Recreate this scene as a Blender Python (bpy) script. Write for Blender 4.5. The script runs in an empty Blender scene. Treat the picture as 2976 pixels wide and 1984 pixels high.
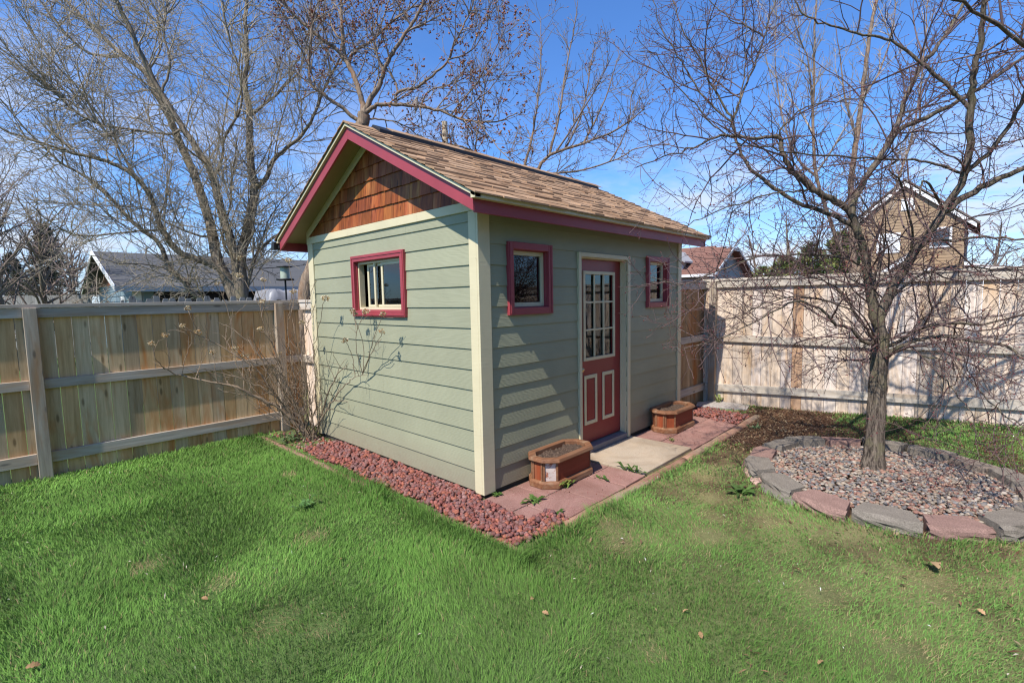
import bpy, math, random
import numpy as np
from mathutils import Vector, Matrix

random.seed(7)
RNG = np.random.default_rng(11)
scene = bpy.context.scene
COL = scene.collection
Rr = math.radians

# ------------------------------------------------------------------ camera
CAM = np.array([-2.82334, -3.06561, 1.69011])
YAW, PITCH, ROLL, FPX = 0.76223256, -0.08698307, -0.02020336, 1422.62
def _axes():
    cy, sy, cp, sp = math.cos(YAW), math.sin(YAW), math.cos(PITCH), math.sin(PITCH)
    f = np.array([cp*cy, cp*sy, sp]); r = np.array([sy, -cy, 0.0]); u = np.cross(r, f)
    c, s = math.cos(ROLL), math.sin(ROLL)
    return c*r + s*u, -s*r + c*u, f
CR, CU, CF = _axes()
cam_d = bpy.data.cameras.new('camera')
cam = bpy.data.objects.new('camera', cam_d); COL.objects.link(cam)
cam_d.sensor_width = 36.0; cam_d.lens = FPX/2976*36; cam_d.clip_end = 2000; cam_d.clip_start = 0.05
M = Matrix(((CR[0], CU[0], -CF[0], CAM[0]), (CR[1], CU[1], -CF[1], CAM[1]), (CR[2], CU[2], -CF[2], CAM[2]), (0, 0, 0, 1)))
cam.matrix_world = M
scene.camera = cam

def at(dx, dy, dep):
    """point of the place seen at (dx,dy) of a 2352-wide view, at forward distance dep"""
    x, y = dx*1.26531, dy*1.26531
    return CAM + dep*(CF + (x-1488)/FPX*CR - (y-992)/FPX*CU)

# ------------------------------------------------------------------ mesh helpers
def link(o, parent=None):
    COL.objects.link(o)
    if parent is not None:
        o.parent = parent
    return o

def np_mesh(name, V, faces, mats, tint=None, smooth=False, midx=None):
    """faces: list of int arrays of shape (n,k)"""
    me = bpy.data.meshes.new(name)
    V = np.asarray(V, dtype=np.float32).reshape(-1, 3)
    me.vertices.add(len(V)); me.vertices.foreach_set('co', V.ravel())
    lv = np.concatenate([np.asarray(f, dtype=np.int32).ravel() for f in faces])
    tot = np.concatenate([np.full(len(f), f.shape[1], dtype=np.int32) for f in faces])
    st = np.zeros(len(tot), dtype=np.int32); st[1:] = np.cumsum(tot)[:-1]
    me.loops.add(len(lv)); me.loops.foreach_set('vertex_index', lv)
    me.polygons.add(len(tot)); me.polygons.foreach_set('loop_start', st)
    if smooth:
        me.polygons.foreach_set('use_smooth', np.ones(len(tot), dtype=bool))
    if midx is not None:
        me.polygons.foreach_set('material_index', np.asarray(midx, dtype=np.int32))
    me.update(calc_edges=True)
    if tint is not None:
        a = me.attributes.new('tint', 'FLOAT_COLOR', 'POINT')
        t = np.ones((len(V), 4), dtype=np.float32); t[:, :3] = np.asarray(tint, dtype=np.float32).reshape(-1, 3)
        a.data.foreach_set('color', t.ravel())
    for m in (mats if isinstance(mats, (list, tuple)) else [mats]):
        me.materials.append(m)
    return me

class MB:
    def __init__(s): s.v = []; s.f = []; s.t = []
    def poly(s, pts, faces, tint=(1, 1, 1)):
        b = len(s.v); s.v += [tuple(p) for p in pts]; s.t += [tint]*len(pts)
        s.f += [[b+i for i in f] for f in faces]
    def box(s, x0, x1, y0, y1, z0, z1, tint=(1, 1, 1)):
        if x0 > x1: x0, x1 = x1, x0
        if y0 > y1: y0, y1 = y1, y0
        if z0 > z1: z0, z1 = z1, z0
        s.poly([(x0,y0,z0),(x1,y0,z0),(x1,y1,z0),(x0,y1,z0),(x0,y0,z1),(x1,y0,z1),(x1,y1,z1),(x0,y1,z1)],
               [(3,2,1,0),(4,5,6,7),(0,1,5,4),(1,2,6,5),(2,3,7,6),(3,0,4,7)], tint)
    def hexa(s, b, t, tint=(1, 1, 1)):
        s.poly(list(b)+list(t), [(3,2,1,0),(4,5,6,7),(0,1,5,4),(1,2,6,5),(2,3,7,6),(3,0,4,7)], tint)
    def prism(s, pts, ext, tint=(1, 1, 1)):
        n = len(pts); e = np.asarray(ext, float)
        P = [np.asarray(p, float) for p in pts]
        nrm = np.cross(P[1]-P[0], P[2]-P[1])
        if np.dot(nrm, e) > 0: P = P[::-1]
        s.poly(P + [p+e for p in P], [list(range(n)), list(range(2*n-1, n-1, -1))] + [[(i+1) % n, i, n+i, n+(i+1) % n] for i in range(n)], tint)
    def build(s, name, mat, parent=None, bevel=0.0, smooth=False, kw=None):
        me = bpy.data.meshes.new(name)
        me.from_pydata(s.v, [], s.f); me.update()
        import bmesh
        bm_ = bmesh.new(); bm_.from_mesh(me); bmesh.ops.recalc_face_normals(bm_, faces=bm_.faces[:]); bm_.to_mesh(me); bm_.free()
        a = me.attributes.new('tint', 'FLOAT_COLOR', 'POINT')
        t = np.ones((len(s.v), 4), dtype=np.float32); t[:, :3] = np.array(s.t, dtype=np.float32).reshape(-1, 3)
        a.data.foreach_set('color', t.ravel())
        me.materials.append(mat)
        if smooth: me.polygons.foreach_set('use_smooth', [True]*len(me.polygons))
        o = link(bpy.data.objects.new(name, me), parent)
        if bevel:
            b = o.modifiers.new('bevel', 'BEVEL'); b.width = bevel; b.segments = 2; b.limit_method = 'ANGLE'; b.angle_limit = Rr(40)
        if kw: tag(o, **kw)
        return o

def tag(o, label=None, cat=None, group=None, kind=None):
    if label: o['label'] = label
    if cat: o['category'] = cat
    if group: o['group'] = group
    if kind: o['kind'] = kind
    return o
def empty(name, loc, label, cat, group=None, rz=0.0):
    o = bpy.data.objects.new(name, None); o.empty_display_size = 0.1
    o.location = loc; o.rotation_euler = (0, 0, rz); link(o)
    return tag(o, label, cat, group)
def keep(o, root):
    """make o a part of root without moving it (mesh built in world coordinates)"""
    o.parent = root
    o.matrix_parent_inverse = (Matrix.Translation(root.location) @ root.rotation_euler.to_matrix().to_4x4()).inverted()
    return o
def copy_tree(root):
    r = root.copy(); COL.objects.link(r)
    for ch in root.children:
        c = ch.copy(); COL.objects.link(c); c.parent = r; c.matrix_parent_inverse = ch.matrix_parent_inverse.copy()
        for g in ch.children:
            d = g.copy(); COL.objects.link(d); d.parent = c; d.matrix_parent_inverse = g.matrix_parent_inverse.copy()
    return r

# ------------------------------------------------------------------ materials
def new_mat(name):
    m = bpy.data.materials.new(name); m.use_nodes = True
    nt = m.node_tree; nt.nodes.clear()
    out = nt.nodes.new('ShaderNodeOutputMaterial')
    return m, nt, out
def N(nt, t, **kw):
    n = nt.nodes.new(t)
    for k, v in kw.items():
        if k in n.inputs.keys() if hasattr(n.inputs, 'keys') else False: n.inputs[k].default_value = v
        else: setattr(n, k, v)
    return n
def ramp(nt, fac, stops):
    r = nt.nodes.new('ShaderNodeValToRGB'); e = r.color_ramp.elements
    while len(e) < len(stops): e.new(0.5)
    for k, (p, c) in zip(e, stops):
        k.position = p; k.color = (c[0], c[1], c[2], 1)
    nt.links.new(fac, r.inputs[0]); return r.outputs[0]
def mixc(nt, fac, a, b, mode='MIX'):
    m = nt.nodes.new('ShaderNodeMix'); m.data_type = 'RGBA'; m.blend_type = mode
    for sock, v in ((m.inputs[0], fac), (m.inputs[6], a), (m.inputs[7], b)):
        if hasattr(v, 'is_linked') or hasattr(v, 'links'): nt.links.new(v, sock)
        elif isinstance(v, (int, float)): sock.default_value = v
        else: sock.default_value = (v[0], v[1], v[2], 1)
    return m.outputs[2]
def noise(nt, scale, detail=4, rough=0.55, vec=None, dist=0.0):
    n = nt.nodes.new('ShaderNodeTexNoise'); n.inputs['Scale'].default_value = scale
    n.inputs['Detail'].default_value = detail; n.inputs['Roughness'].default_value = rough; n.inputs['Distortion'].default_value = dist
    if vec is not None: nt.links.new(vec, n.inputs['Vector'])
    return n.outputs['Fac']
def coords(nt, scale=(1, 1, 1), kind='Object', rot=(0, 0, 0)):
    tc = nt.nodes.new('ShaderNodeTexCoord'); mp = nt.nodes.new('ShaderNodeMapping')
    mp.inputs['Scale'].default_value = scale; mp.inputs['Rotation'].default_value = rot
    nt.links.new(tc.outputs[kind], mp.inputs['Vector']); return mp.outputs['Vector']
def bump(nt, h, strength, dist=0.01):
    b = nt.nodes.new('ShaderNodeBump'); b.inputs['Strength'].default_value = strength; b.inputs['Distance'].default_value = dist
    nt.links.new(h, b.inputs['Height']); return b.outputs['Normal']
def bsdf(nt, out, col, rough=0.6, nrm=None, spec=0.4, metal=0.0):
    p = nt.nodes.new('ShaderNodeBsdfPrincipled')
    if hasattr(col, 'links') or hasattr(col, 'is_linked'): nt.links.new(col, p.inputs['Base Color'])
    else: p.inputs['Base Color'].default_value = (col[0], col[1], col[2], 1)
    if hasattr(rough, 'is_linked'): nt.links.new(rough, p.inputs['Roughness'])
    else: p.inputs['Roughness'].default_value = rough
    p.inputs['Specular IOR Level'].default_value = spec; p.inputs['Metallic'].default_value = metal
    if nrm is not None: nt.links.new(nrm, p.inputs['Normal'])
    nt.links.new(p.outputs[0], out.inputs[0]); return p
def tint_node(nt):
    a = nt.nodes.new('ShaderNodeAttribute'); a.attribute_name = 'tint'; return a.outputs['Color']

def m_paint(name, col, rough=0.5, var=0.12, dirt=None, grain=(6, 6, 60), bs=0.12):
    m, nt, out = new_mat(name)
    v = coords(nt)
    n = noise(nt, 3.0, 5, 0.6, v)
    c = ramp(nt, n, [(0.3, [k*(1-var) for k in col]), (0.7, [min(1, k*(1+var)) for k in col])])
    if dirt:
        d = noise(nt, 9.0, 6, 0.7, v, 0.6)
        r = ramp(nt, d, [((0.62, 0.48)[name.startswith('peel')], (0, 0, 0)), ((0.78, 0.54)[name.startswith('peel')], (1, 1, 1))])
        c = mixc(nt, r, c, dirt)
    c = mixc(nt, 1.0, c, tint_node(nt), 'MULTIPLY')
    g = noise(nt, 1.0, 5, 0.6, coords(nt, grain))
    bsdf(nt, out, c, rough, bump(nt, g, bs, 0.01)); return m

def m_siding(name, col):
    m, nt, out = new_mat(name)
    v = coords(nt)
    n = noise(nt, 1.7, 5, 0.6, v)
    c = ramp(nt, n, [(0.3, [k*0.93 for k in col]), (0.7, [k*1.07 for k in col])])
    # embossed wood grain: stretched along the boards, cathedral swirls from the distortion
    gv = coords(nt, (3.2, 3.2, 26))
    w = nt.nodes.new('ShaderNodeTexWave'); w.bands_direction = 'Z'; w.inputs['Scale'].default_value = 1.15
    w.inputs['Distortion'].default_value = 7.5; w.inputs['Detail'].default_value = 2.5; w.inputs['Detail Scale'].default_value = 0.9
    nt.links.new(gv, w.inputs['Vector'])
    fine = noise(nt, 1.0, 4, 0.6, coords(nt, (18, 18, 160)))
    h = nt.nodes.new('ShaderNodeMath'); h.operation = 'ADD'; nt.links.new(w.outputs['Fac'], h.inputs[0]); nt.links.new(fine, h.inputs[1])
    sp = nt.nodes.new('ShaderNodeSeparateXYZ'); nt.links.new(v, sp.inputs[0])   # ground bounce light painted as a tan stain on the lowest boards
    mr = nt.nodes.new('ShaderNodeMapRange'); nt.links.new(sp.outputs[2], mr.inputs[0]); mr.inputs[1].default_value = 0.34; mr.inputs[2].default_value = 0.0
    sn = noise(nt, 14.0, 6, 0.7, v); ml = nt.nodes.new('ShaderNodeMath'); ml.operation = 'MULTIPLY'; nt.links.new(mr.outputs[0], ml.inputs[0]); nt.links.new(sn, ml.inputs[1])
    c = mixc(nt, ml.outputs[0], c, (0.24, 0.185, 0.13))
    c = mixc(nt, 1.0, c, tint_node(nt), 'MULTIPLY')
    bsdf(nt, out, c, 0.55, bump(nt, h.outputs[0], 0.2, 0.004), 0.3); return m

def m_wood(name, c1, c2, c3=None, axis=2, rough=0.75, scale=1.0, knots=True, bs=0.35):
    """weathered board: stretched grain along axis, stains, knots, multiplied by the per-board tint"""
    m, nt, out = new_mat(name)
    s = [28*scale]*3; s[axis] = 1.6*scale
    gr = noise(nt, 1.0, 6, 0.65, coords(nt, s), 0.4)
    c = ramp(nt, gr, [(0.3, c1), (0.68, c2)])
    if c3 is not None:
        s2 = [4.5]*3; s2[axis] = 0.9
        st = noise(nt, 1.0, 4, 0.6, coords(nt, s2), 0.8)
        c = mixc(nt, ramp(nt, st, [(0.5, (0, 0, 0)), (0.7, (1, 1, 1))]), c, c3)
    if knots:
        vo = nt.nodes.new('ShaderNodeTexVoronoi'); vo.inputs['Scale'].default_value = 1.0
        s3 = [9.0]*3; s3[axis] = 2.6
        nt.links.new(coords(nt, s3), vo.inputs['Vector'])
        c = mixc(nt, ramp(nt, vo.outputs['Distance'], [(0.07, (0.8, 0.8, 0.8)), (0.15, (0, 0, 0))]), c, [k*0.45 for k in c1])
    c = mixc(nt, 1.0, c, tint_node(nt), 'MULTIPLY')
    bsdf(nt, out, c, rough, bump(nt, gr, bs, 0.004), 0.2); return m

def m_speck(name, cols, scale=220, rough=0.8, bs=0.3, big=None):
    m, nt, out = new_mat(name)
    v = coords(nt)
    n = noise(nt, scale, 3, 0.7, v)
    c = ramp(nt, n, [(0.32+0.36*i/(len(cols)-1), k) for i, k in enumerate(cols)])
    if big:
        b = noise(nt, 4.0, 5, 0.65, v, 0.5)
        c = mixc(nt, ramp(nt, b, [(0.42, (0, 0, 0)), (0.72, (0.85, 0.85, 0.85))]), c, big)
        b2 = noise(nt, 1.6, 6, 0.7, v, 0.8)
        c = mixc(nt, 1.0, c, ramp(nt, b2, [(0.32, (0.66, 0.62, 0.58)), (0.6, (1.1, 1.1, 1.1))]), 'MULTIPLY')
    c = mixc(nt, 1.0, c, tint_node(nt), 'MULTIPLY')
    bsdf(nt, out, c, rough, bump(nt, n, bs, 0.004), 0.3); return m

def m_tint(name, rough=0.8, nscale=60, var=0.25, bs=0.3, spec=0.25, dist=0.004):
    m, nt, out = new_mat(name)
    n = noise(nt, nscale, 4, 0.65, coords(nt))
    k = ramp(nt, n, [(0.3, (1-var,)*3), (0.7, (1+var,)*3)])
    c = mixc(nt, 1.0, tint_node(nt), k, 'MULTIPLY')
    bsdf(nt, out, c, rough, bump(nt, n, bs, dist), spec); return m

def m_bark(name, c1, c2, moss=None, scale=1.0):
    m, nt, out = new_mat(name)
    n = noise(nt, 1.0, 6, 0.7, coords(nt, (44*scale, 44*scale, 6*scale)), 0.7)
    c = ramp(nt, n, [(0.38, c1), (0.62, c2)])
    if moss:
        n2 = noise(nt, 5.0*scale, 4, 0.6, coords(nt))
        c = mixc(nt, ramp(nt, n2, [(0.52, (0, 0, 0)), (0.66, (0.7, 0.7, 0.7))]), c, moss)
    bsdf(nt, out, c, 0.85, bump(nt, n, 0.9, 0.02), 0.2); return m

def m_plain(name, col, rough=0.6, metal=0.0, spec=0.4):
    m, nt, out = new_mat(name)
    n = noise(nt, 14, 3, 0.6, coords(nt))
    c = ramp(nt, n, [(0.3, [k*0.88 for k in col]), (0.7, [min(1, k*1.12) for k in col])])
    bsdf(nt, out, c, rough, None, spec, metal); return m

def m_glass(name):
    m, nt, out = new_mat(name)
    t = nt.nodes.new('ShaderNodeBsdfTransparent'); t.inputs[0].default_value = (0.62, 0.66, 0.66, 1)
    g = nt.nodes.new('ShaderNodeBsdfGlossy'); g.inputs['Roughness'].default_value = 0.02; g.inputs[0].default_value = (0.95, 0.97, 1, 1)
    n = noise(nt, 2.2, 2, 0.5, coords(nt)); nt.links.new(bump(nt, n, 0.05, 0.02), g.inputs['Normal'])
    lw = nt.nodes.new('ShaderNodeFresnel'); lw.inputs['IOR'].default_value = 1.7
    x = nt.nodes.new('ShaderNodeMixShader'); nt.links.new(lw.outputs[0], x.inputs[0]); nt.links.new(t.outputs[0], x.inputs[1]); nt.links.new(g.outputs[0], x.inputs[2])
    nt.links.new(x.outputs[0], out.inputs[0]); return m

def m_leaf(name, trans=0.35, rough=0.5, upn=0.0):
    m, nt, out = new_mat(name)
    c = tint_node(nt)
    p = nt.nodes.new('ShaderNodeBsdfPrincipled'); p.inputs['Roughness'].default_value = rough; p.inputs['Specular IOR Level'].default_value = 0.3 if not upn else 0.12
    t = nt.nodes.new('ShaderNodeBsdfTranslucent'); nt.links.new(c, p.inputs['Base Color']); nt.links.new(c, t.inputs['Color'])
    if upn:      # soft turf: blades shade partly like the sward they make up
        ge = nt.nodes.new('ShaderNodeNewGeometry'); mx = nt.nodes.new('ShaderNodeMix'); mx.data_type = 'VECTOR'; mx.inputs[0].default_value = upn
        nt.links.new(ge.outputs['Normal'], mx.inputs[4]); mx.inputs[5].default_value = (0, 0, 1)
        nm = nt.nodes.new('ShaderNodeVectorMath'); nm.operation = 'NORMALIZE'; nt.links.new(mx.outputs[1], nm.inputs[0])
        nt.links.new(nm.outputs[0], p.inputs['Normal'])
    x = nt.nodes.new('ShaderNodeMixShader'); x.inputs[0].default_value = trans
    nt.links.new(p.outputs[0], x.inputs[1]); nt.links.new(t.outputs[0], x.inputs[2]); nt.links.new(x.outputs[0], out.inputs[0]); return m

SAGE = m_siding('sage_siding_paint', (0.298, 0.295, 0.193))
CREAM = m_paint('cream_trim_paint', (0.60, 0.52, 0.33), 0.5, 0.06, (0.42, 0.34, 0.22))
RED = m_paint('barn_red_paint', (0.30, 0.045, 0.055), 0.45, 0.10)
DOORRED = m_paint('door_red_paint', (0.24, 0.028, 0.026), 0.4, 0.08, grain=(30, 30, 30), bs=0.04)
SOFFIT = m_paint('soffit_paint', (0.27, 0.22, 0.11), 0.55, 0.08)
SHAKE = m_wood('cedar_shingle', (0.13, 0.033, 0.010), (0.34, 0.10, 0.026), (0.44, 0.19, 0.06), 2, 0.5, 1.0, True, 0.3)
ASPHALT = m_tint('brown_asphalt_shingle', 0.95, 260, 0.35, 0.5, 0.1)
DARKWOOD = m_plain('dark_interior_board', (0.05, 0.042, 0.035), 0.9)
BLACK = m_plain('black_plastic', (0.018, 0.018, 0.02), 0.55)
GLASS = m_glass('window_glass')
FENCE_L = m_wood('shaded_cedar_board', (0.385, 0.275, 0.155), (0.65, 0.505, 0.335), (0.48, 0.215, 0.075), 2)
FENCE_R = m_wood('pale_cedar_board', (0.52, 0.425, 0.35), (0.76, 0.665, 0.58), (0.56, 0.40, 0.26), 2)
RAILX = m_wood('weathered_rail_wood_x', (0.30, 0.26, 0.215), (0.52, 0.455, 0.385), (0.38, 0.26, 0.17), 0)
RAILY = m_wood('weathered_rail_wood_y', (0.44, 0.37, 0.29), (0.64, 0.57, 0.48), (0.42, 0.31, 0.22), 1)
POSTW = m_wood('weathered_post_wood', (0.25, 0.20, 0.15), (0.47, 0.39, 0.30), (0.33, 0.20, 0.11), 2)
TIMBER = m_wood('red_brown_landscape_timber', (0.20, 0.10, 0.065), (0.38, 0.22, 0.15), (0.30, 0.23, 0.16), 0)
TIMBERY = m_wood('brown_landscape_timber', (0.15, 0.08, 0.055), (0.29, 0.17, 0.12), (0.24, 0.17, 0.11), 1)
PAVER = m_speck('red_concrete_paver', [(0.16, 0.072, 0.056), (0.255, 0.125, 0.10), (0.44, 0.29, 0.245)], 230, 0.75, 0.25, (0.27, 0.155, 0.125))
CONC = m_speck('tan_concrete', [(0.24, 0.185, 0.13), (0.345, 0.275, 0.20), (0.40, 0.335, 0.26)], 180, 0.85, 0.2, (0.36, 0.275, 0.19))
BLOCKM = m_tint('split_faced_concrete_block', 0.95, 130, 0.4, 0.6, 0.1, 0.004)
FLAG = m_speck('grey_flagstone', [(0.20, 0.17, 0.15), (0.34, 0.30, 0.27), (0.42, 0.38, 0.34)], 30, 0.85, 0.4)
ROCK = m_tint('lava_rock_surface', 0.95, 110, 0.4, 1.0, 0.1, 0.006)
PEBBLE = m_tint('river_pebble_surface', 0.6, 70, 0.15, 0.1, 0.3)
CEDAR = m_wood('stained_cedar', (0.17, 0.038, 0.015), (0.28, 0.070, 0.029), (0.30, 0.12, 0.06), 2, 0.45, 1.0, False)
CEDARX = m_wood('worn_cedar_rim', (0.13, 0.055, 0.028), (0.25, 0.12, 0.062), (0.33, 0.23, 0.145), 0, 0.55, 1.0, False)
CEDARR = m_wood('red_stained_panel', (0.16, 0.028, 0.014), (0.24, 0.05, 0.026), (0.20, 0.04, 0.02), 0, 0.5, 1.0, False)
PEEL = m_paint('peeling_white_paint', (0.58, 0.48, 0.42), 0.7, 0.3, (0.28, 0.09, 0.045))
SOIL = m_speck('potting_soil', [(0.025, 0.015, 0.010), (0.07, 0.044, 0.030), (0.13, 0.088, 0.062)], 70, 1.0, 1.0)
GRASSM = m_leaf('grass_blade', 0.30, 0.5, 0.6)
WEEDM = m_leaf('weed_leaf', 0.3)
DRYM = m_leaf('dry_leaf', 0.25, 0.7)
BARK_A = m_bark('crabapple_bark', (0.035, 0.026, 0.02), (0.21, 0.165, 0.125), (0.16, 0.14, 0.08))
TWIG_A = m_plain('crabapple_twig', (0.125, 0.075, 0.066), 0.6)
BUD_A = m_plain('red_bud', (0.17, 0.035, 0.035), 0.55)
BARK_W = m_bark('willow_bark', (0.10, 0.08, 0.058), (0.25, 0.20, 0.145), (0.20, 0.17, 0.09), 0.5)
TWIG_W = m_plain('willow_twig', (0.30, 0.245, 0.17), 0.65)
BARK_M = m_bark('maple_bark', (0.12, 0.085, 0.06), (0.30, 0.22, 0.155), (0.24, 0.13, 0.07), 0.6)
TWIG_M = m_plain('maple_twig', (0.21, 0.16, 0.125), 0.65)
SEED_M = m_tint('maple_bloom', 0.7, 40, 0.2, 0.1)
TWIG_B = m_plain('far_twig', (0.20, 0.15, 0.125), 0.8)
TWIG_P = m_plain('pale_poplar_twig', (0.36, 0.30, 0.24), 0.75)
HYD = m_plain('hydrangea_cane', (0.23, 0.165, 0.11), 0.7)
HYDF = m_leaf('dried_flower', 0.3, 0.7)
NEEDLE = m_leaf('needle_foliage', 0.15, 0.6)
G_SIDE = m_paint('blue_garage_siding', (0.19, 0.26, 0.29), 0.6, 0.06)
G_ROOF = m_tint('slate_grey_shingle', 0.95, 30, 0.25, 0.2, 0.1)
WHITE = m_paint('white_trim_paint', (0.74, 0.73, 0.70), 0.5, 0.04)
TAN = m_paint('tan_siding', (0.33, 0.225, 0.13), 0.65, 0.06)
GREYGREEN = m_paint('grey_green_siding', (0.30, 0.33, 0.30), 0.65, 0.06)
BROWNROOF = m_tint('brown_house_shingle', 0.95, 30, 0.2, 0.2, 0.1)

# ------------------------------------------------------------------ world and sun
w = bpy.data.worlds.new('World'); scene.world = w; w.use_nodes = True
nt = w.node_tree; nt.nodes.clear()
SUN = np.array([0.607, 0.076, -0.793]); SUN /= np.linalg.norm(SUN)
wo = nt.nodes.new('ShaderNodeOutputWorld'); bg = nt.nodes.new('ShaderNodeBackground')
sky = nt.nodes.new('ShaderNodeTexSky'); sky.sky_type = 'NISHITA'; sky.sun_disc = False
sky.sun_elevation = math.asin(-SUN[2]); sky.sun_rotation = math.atan2(-SUN[0], -SUN[1])
sky.air_density = 1.0; sky.dust_density = 0.4; sky.ozone_density = 3.0; sky.altitude = 300
tc = nt.nodes.new('ShaderNodeTexCoord')
def dir_noise(sc, scale, detail, rough, dist=0.0, off=(0, 0, 0)):
    mp = nt.nodes.new('ShaderNodeMapping'); mp.inputs['Scale'].default_value = sc; mp.inputs['Location'].default_value = off
    nt.links.new(tc.outputs['Generated'], mp.inputs['Vector'])
    return noise(nt, scale, detail, rough, mp.outputs[0], dist)
sep = nt.nodes.new('ShaderNodeSeparateXYZ'); nt.links.new(tc.outputs['Generated'], sep.inputs[0])
def math2(op, a, b):
    m = nt.nodes.new('ShaderNodeMath'); m.operation = op; m.use_clamp = False
    for s_, v in ((m.inputs[0], a), (m.inputs[1], b)):
        if hasattr(v, 'is_linked'): nt.links.new(v, s_)
        else: s_.default_value = v
    return m.outputs[0]
def mrange(v, a, b, c=0.0, d=1.0):
    m = nt.nodes.new('ShaderNodeMapRange'); nt.links.new(v, m.inputs[0])
    m.inputs[1].default_value = a; m.inputs[2].default_value = b; m.inputs[3].default_value = c; m.inputs[4].default_value = d
    m.interpolation_type = 'SMOOTHSTEP'; return m.outputs[0]
cl = dir_noise((1.6, 1.6, 5.0), 1.7, 7, 0.62, 0.35, (3.1, 0.7, 0.2))
cmask = mrange(cl, 0.36, 0.66)
low = mrange(sep.outputs[2], 0.50, 0.10)
westy = math2('MAXIMUM', mrange(sep.outputs[1], 0.55, 0.93), math2('MULTIPLY', mrange(sep.outputs[0], 0.55, 0.9), mrange(sep.outputs[2], 0.34, 0.18)))
clouds = math2('MULTIPLY', math2('MULTIPLY', cmask, low), westy)
hz = mrange(sep.outputs[2], 0.20, 0.0, 0.0, 0.6)
front = mrange(math2('ADD', sep.outputs[0], sep.outputs[1]), 0.2, 0.8); clouds = math2('MAXIMUM', clouds, math2('MULTIPLY', hz, front))
skyc = mixc(nt, 1.0, sky.outputs[0], (0.78, 1.22, 1.78), 'MULTIPLY')
cc = mixc(nt, clouds, skyc, (6.6, 7.0, 7.8))
nt.links.new(cc, bg.inputs[0]); bg.inputs[1].default_value = 0.095
nt.links.new(bg.outputs[0], wo.inputs[0])

sd = bpy.data.lights.new('sun', 'SUN'); sd.energy = 5.0; sd.angle = Rr(0.5); sd.color = (1.0, 0.955, 0.88)
so = link(bpy.data.objects.new('sun', sd)); so.rotation_euler = Vector(SUN).to_track_quat('-Z', 'Y').to_euler()
so.location = (-6, -1, 9)
scene.view_settings.view_transform = 'Standard'; scene.view_settings.look = 'None'
scene.view_settings.exposure = 0.45; scene.view_settings.gamma = 1.0

# ------------------------------------------------------------------ ground
def vnoise(x, y, s, seed=0):
    g = np.random.default_rng(seed).random((64, 64))
    x = np.asarray(x)*s + 20.3; y = np.asarray(y)*s + 17.7
    xi = np.floor(x).astype(int); yi = np.floor(y).astype(int); fx = x-xi; fy = y-yi
    fx = fx*fx*(3-2*fx); fy = fy*fy*(3-2*fy); xi %= 64; yi %= 64; x1 = (xi+1) % 64; y1 = (yi+1) % 64
    return (g[xi, yi]*(1-fx)+g[x1, yi]*fx)*(1-fy) + (g[xi, y1]*(1-fx)+g[x1, y1]*fx)*fy
def sstep(a, b, x):
    t = np.clip((np.asarray(x, float)-a)/(b-a), 0, 1); return t*t*(3-2*t)
BC = np.array([2.6, -2.50])        # centre of the tree ring
def gz(x, y):
    x = np.asarray(x, float); y = np.asarray(y, float)
    z = -0.05 + 0.16*sstep(3.2, 5.2, x)*sstep(-0.6, -3.6, y) + 0.05*sstep(3.6, 5.0, x)*sstep(0.1, -1.0, y)
    z = z + (vnoise(x, y, 0.9, 3)-0.5)*0.03*sstep(-0.9, -1.6, y-0*x)
    z = z + 0.015*np.exp(-((np.hypot(x-BC[0], y-BC[1])-1.15)/0.28)**2)*sstep(2.9, 1.6, x)
    return z
def build_ground():
    n = 140
    u = np.linspace(-1, 1, n); c = np.sign(u)*(np.abs(u)**3.2)*900 + u*7.5
    X, Y = np.meshgrid(c+0.5, c+0.0, indexing='ij')
    Z = gz(X, Y); far = np.maximum(np.abs(X), np.abs(Y)) > 12; Z[far] = -0.08
    V = np.stack([X, Y, Z], -1).reshape(-1, 3)
    i = np.arange(n-1); I, J = np.meshgrid(i, i, indexing='ij')
    a = (I*n+J).ravel(); F = np.stack([a, a+n, a+n+1, a+1], -1)
    m, nt, out = new_mat('lawn_soil')
    v = coords(nt)
    n1 = noise(nt, 55, 5, 0.7, v); n2 = noise(nt, 2.2, 4, 0.6, v); n3 = noise(nt, 170, 3, 0.7, v)
    soil = ramp(nt, n1, [(0.3, (0.055, 0.034, 0.02)), (0.7, (0.16, 0.10, 0.06))])
    thatch = ramp(nt, n3, [(0.3, (0.12, 0.11, 0.045)), (0.7, (0.32, 0.27, 0.13))])
    green = ramp(nt, n3, [(0.3, (0.06, 0.10, 0.028)), (0.7, (0.13, 0.19, 0.06))])
    tcn = nt.nodes.new('ShaderNodeTexCoord'); sp = nt.nodes.new('ShaderNodeSeparateXYZ'); nt.links.new(tcn.outputs['Object'], sp.inputs[0])
    mr = nt.nodes.new('ShaderNodeMapRange'); nt.links.new(sp.outputs[0], mr.inputs[0]); mr.inputs[1].default_value = -1.2; mr.inputs[2].default_value = 1.6
    mu = nt.nodes.new('ShaderNodeMapRange'); nt.links.new(sp.outputs[0], mu.inputs[0]); mu.inputs[1].default_value = 2.2; mu.inputs[2].default_value = 3.0
    mulch = ramp(nt, n1, [(0.3, (0.05, 0.026, 0.016)), (0.55, (0.12, 0.066, 0.04)), (0.75, (0.24, 0.15, 0.09))])
    c = mixc(nt, ramp(nt, n2, [(0.42, (0, 0, 0)), (0.62, (1, 1, 1))]), thatch, soil)
    c = mixc(nt, mr.outputs[0], green, c); c = mixc(nt, mu.outputs[0], c, mulch)
    bsdf(nt, out, c, 1.0, bump(nt, n1, 0.8, 0.02), 0.1)
    me = np_mesh('ground', V, [F], m, smooth=True)
    tag(link(bpy.data.objects.new('ground', me)), 'lawn soil and thatch under the grass of the back yard', 'ground', kind='structure')
build_ground()

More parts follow.
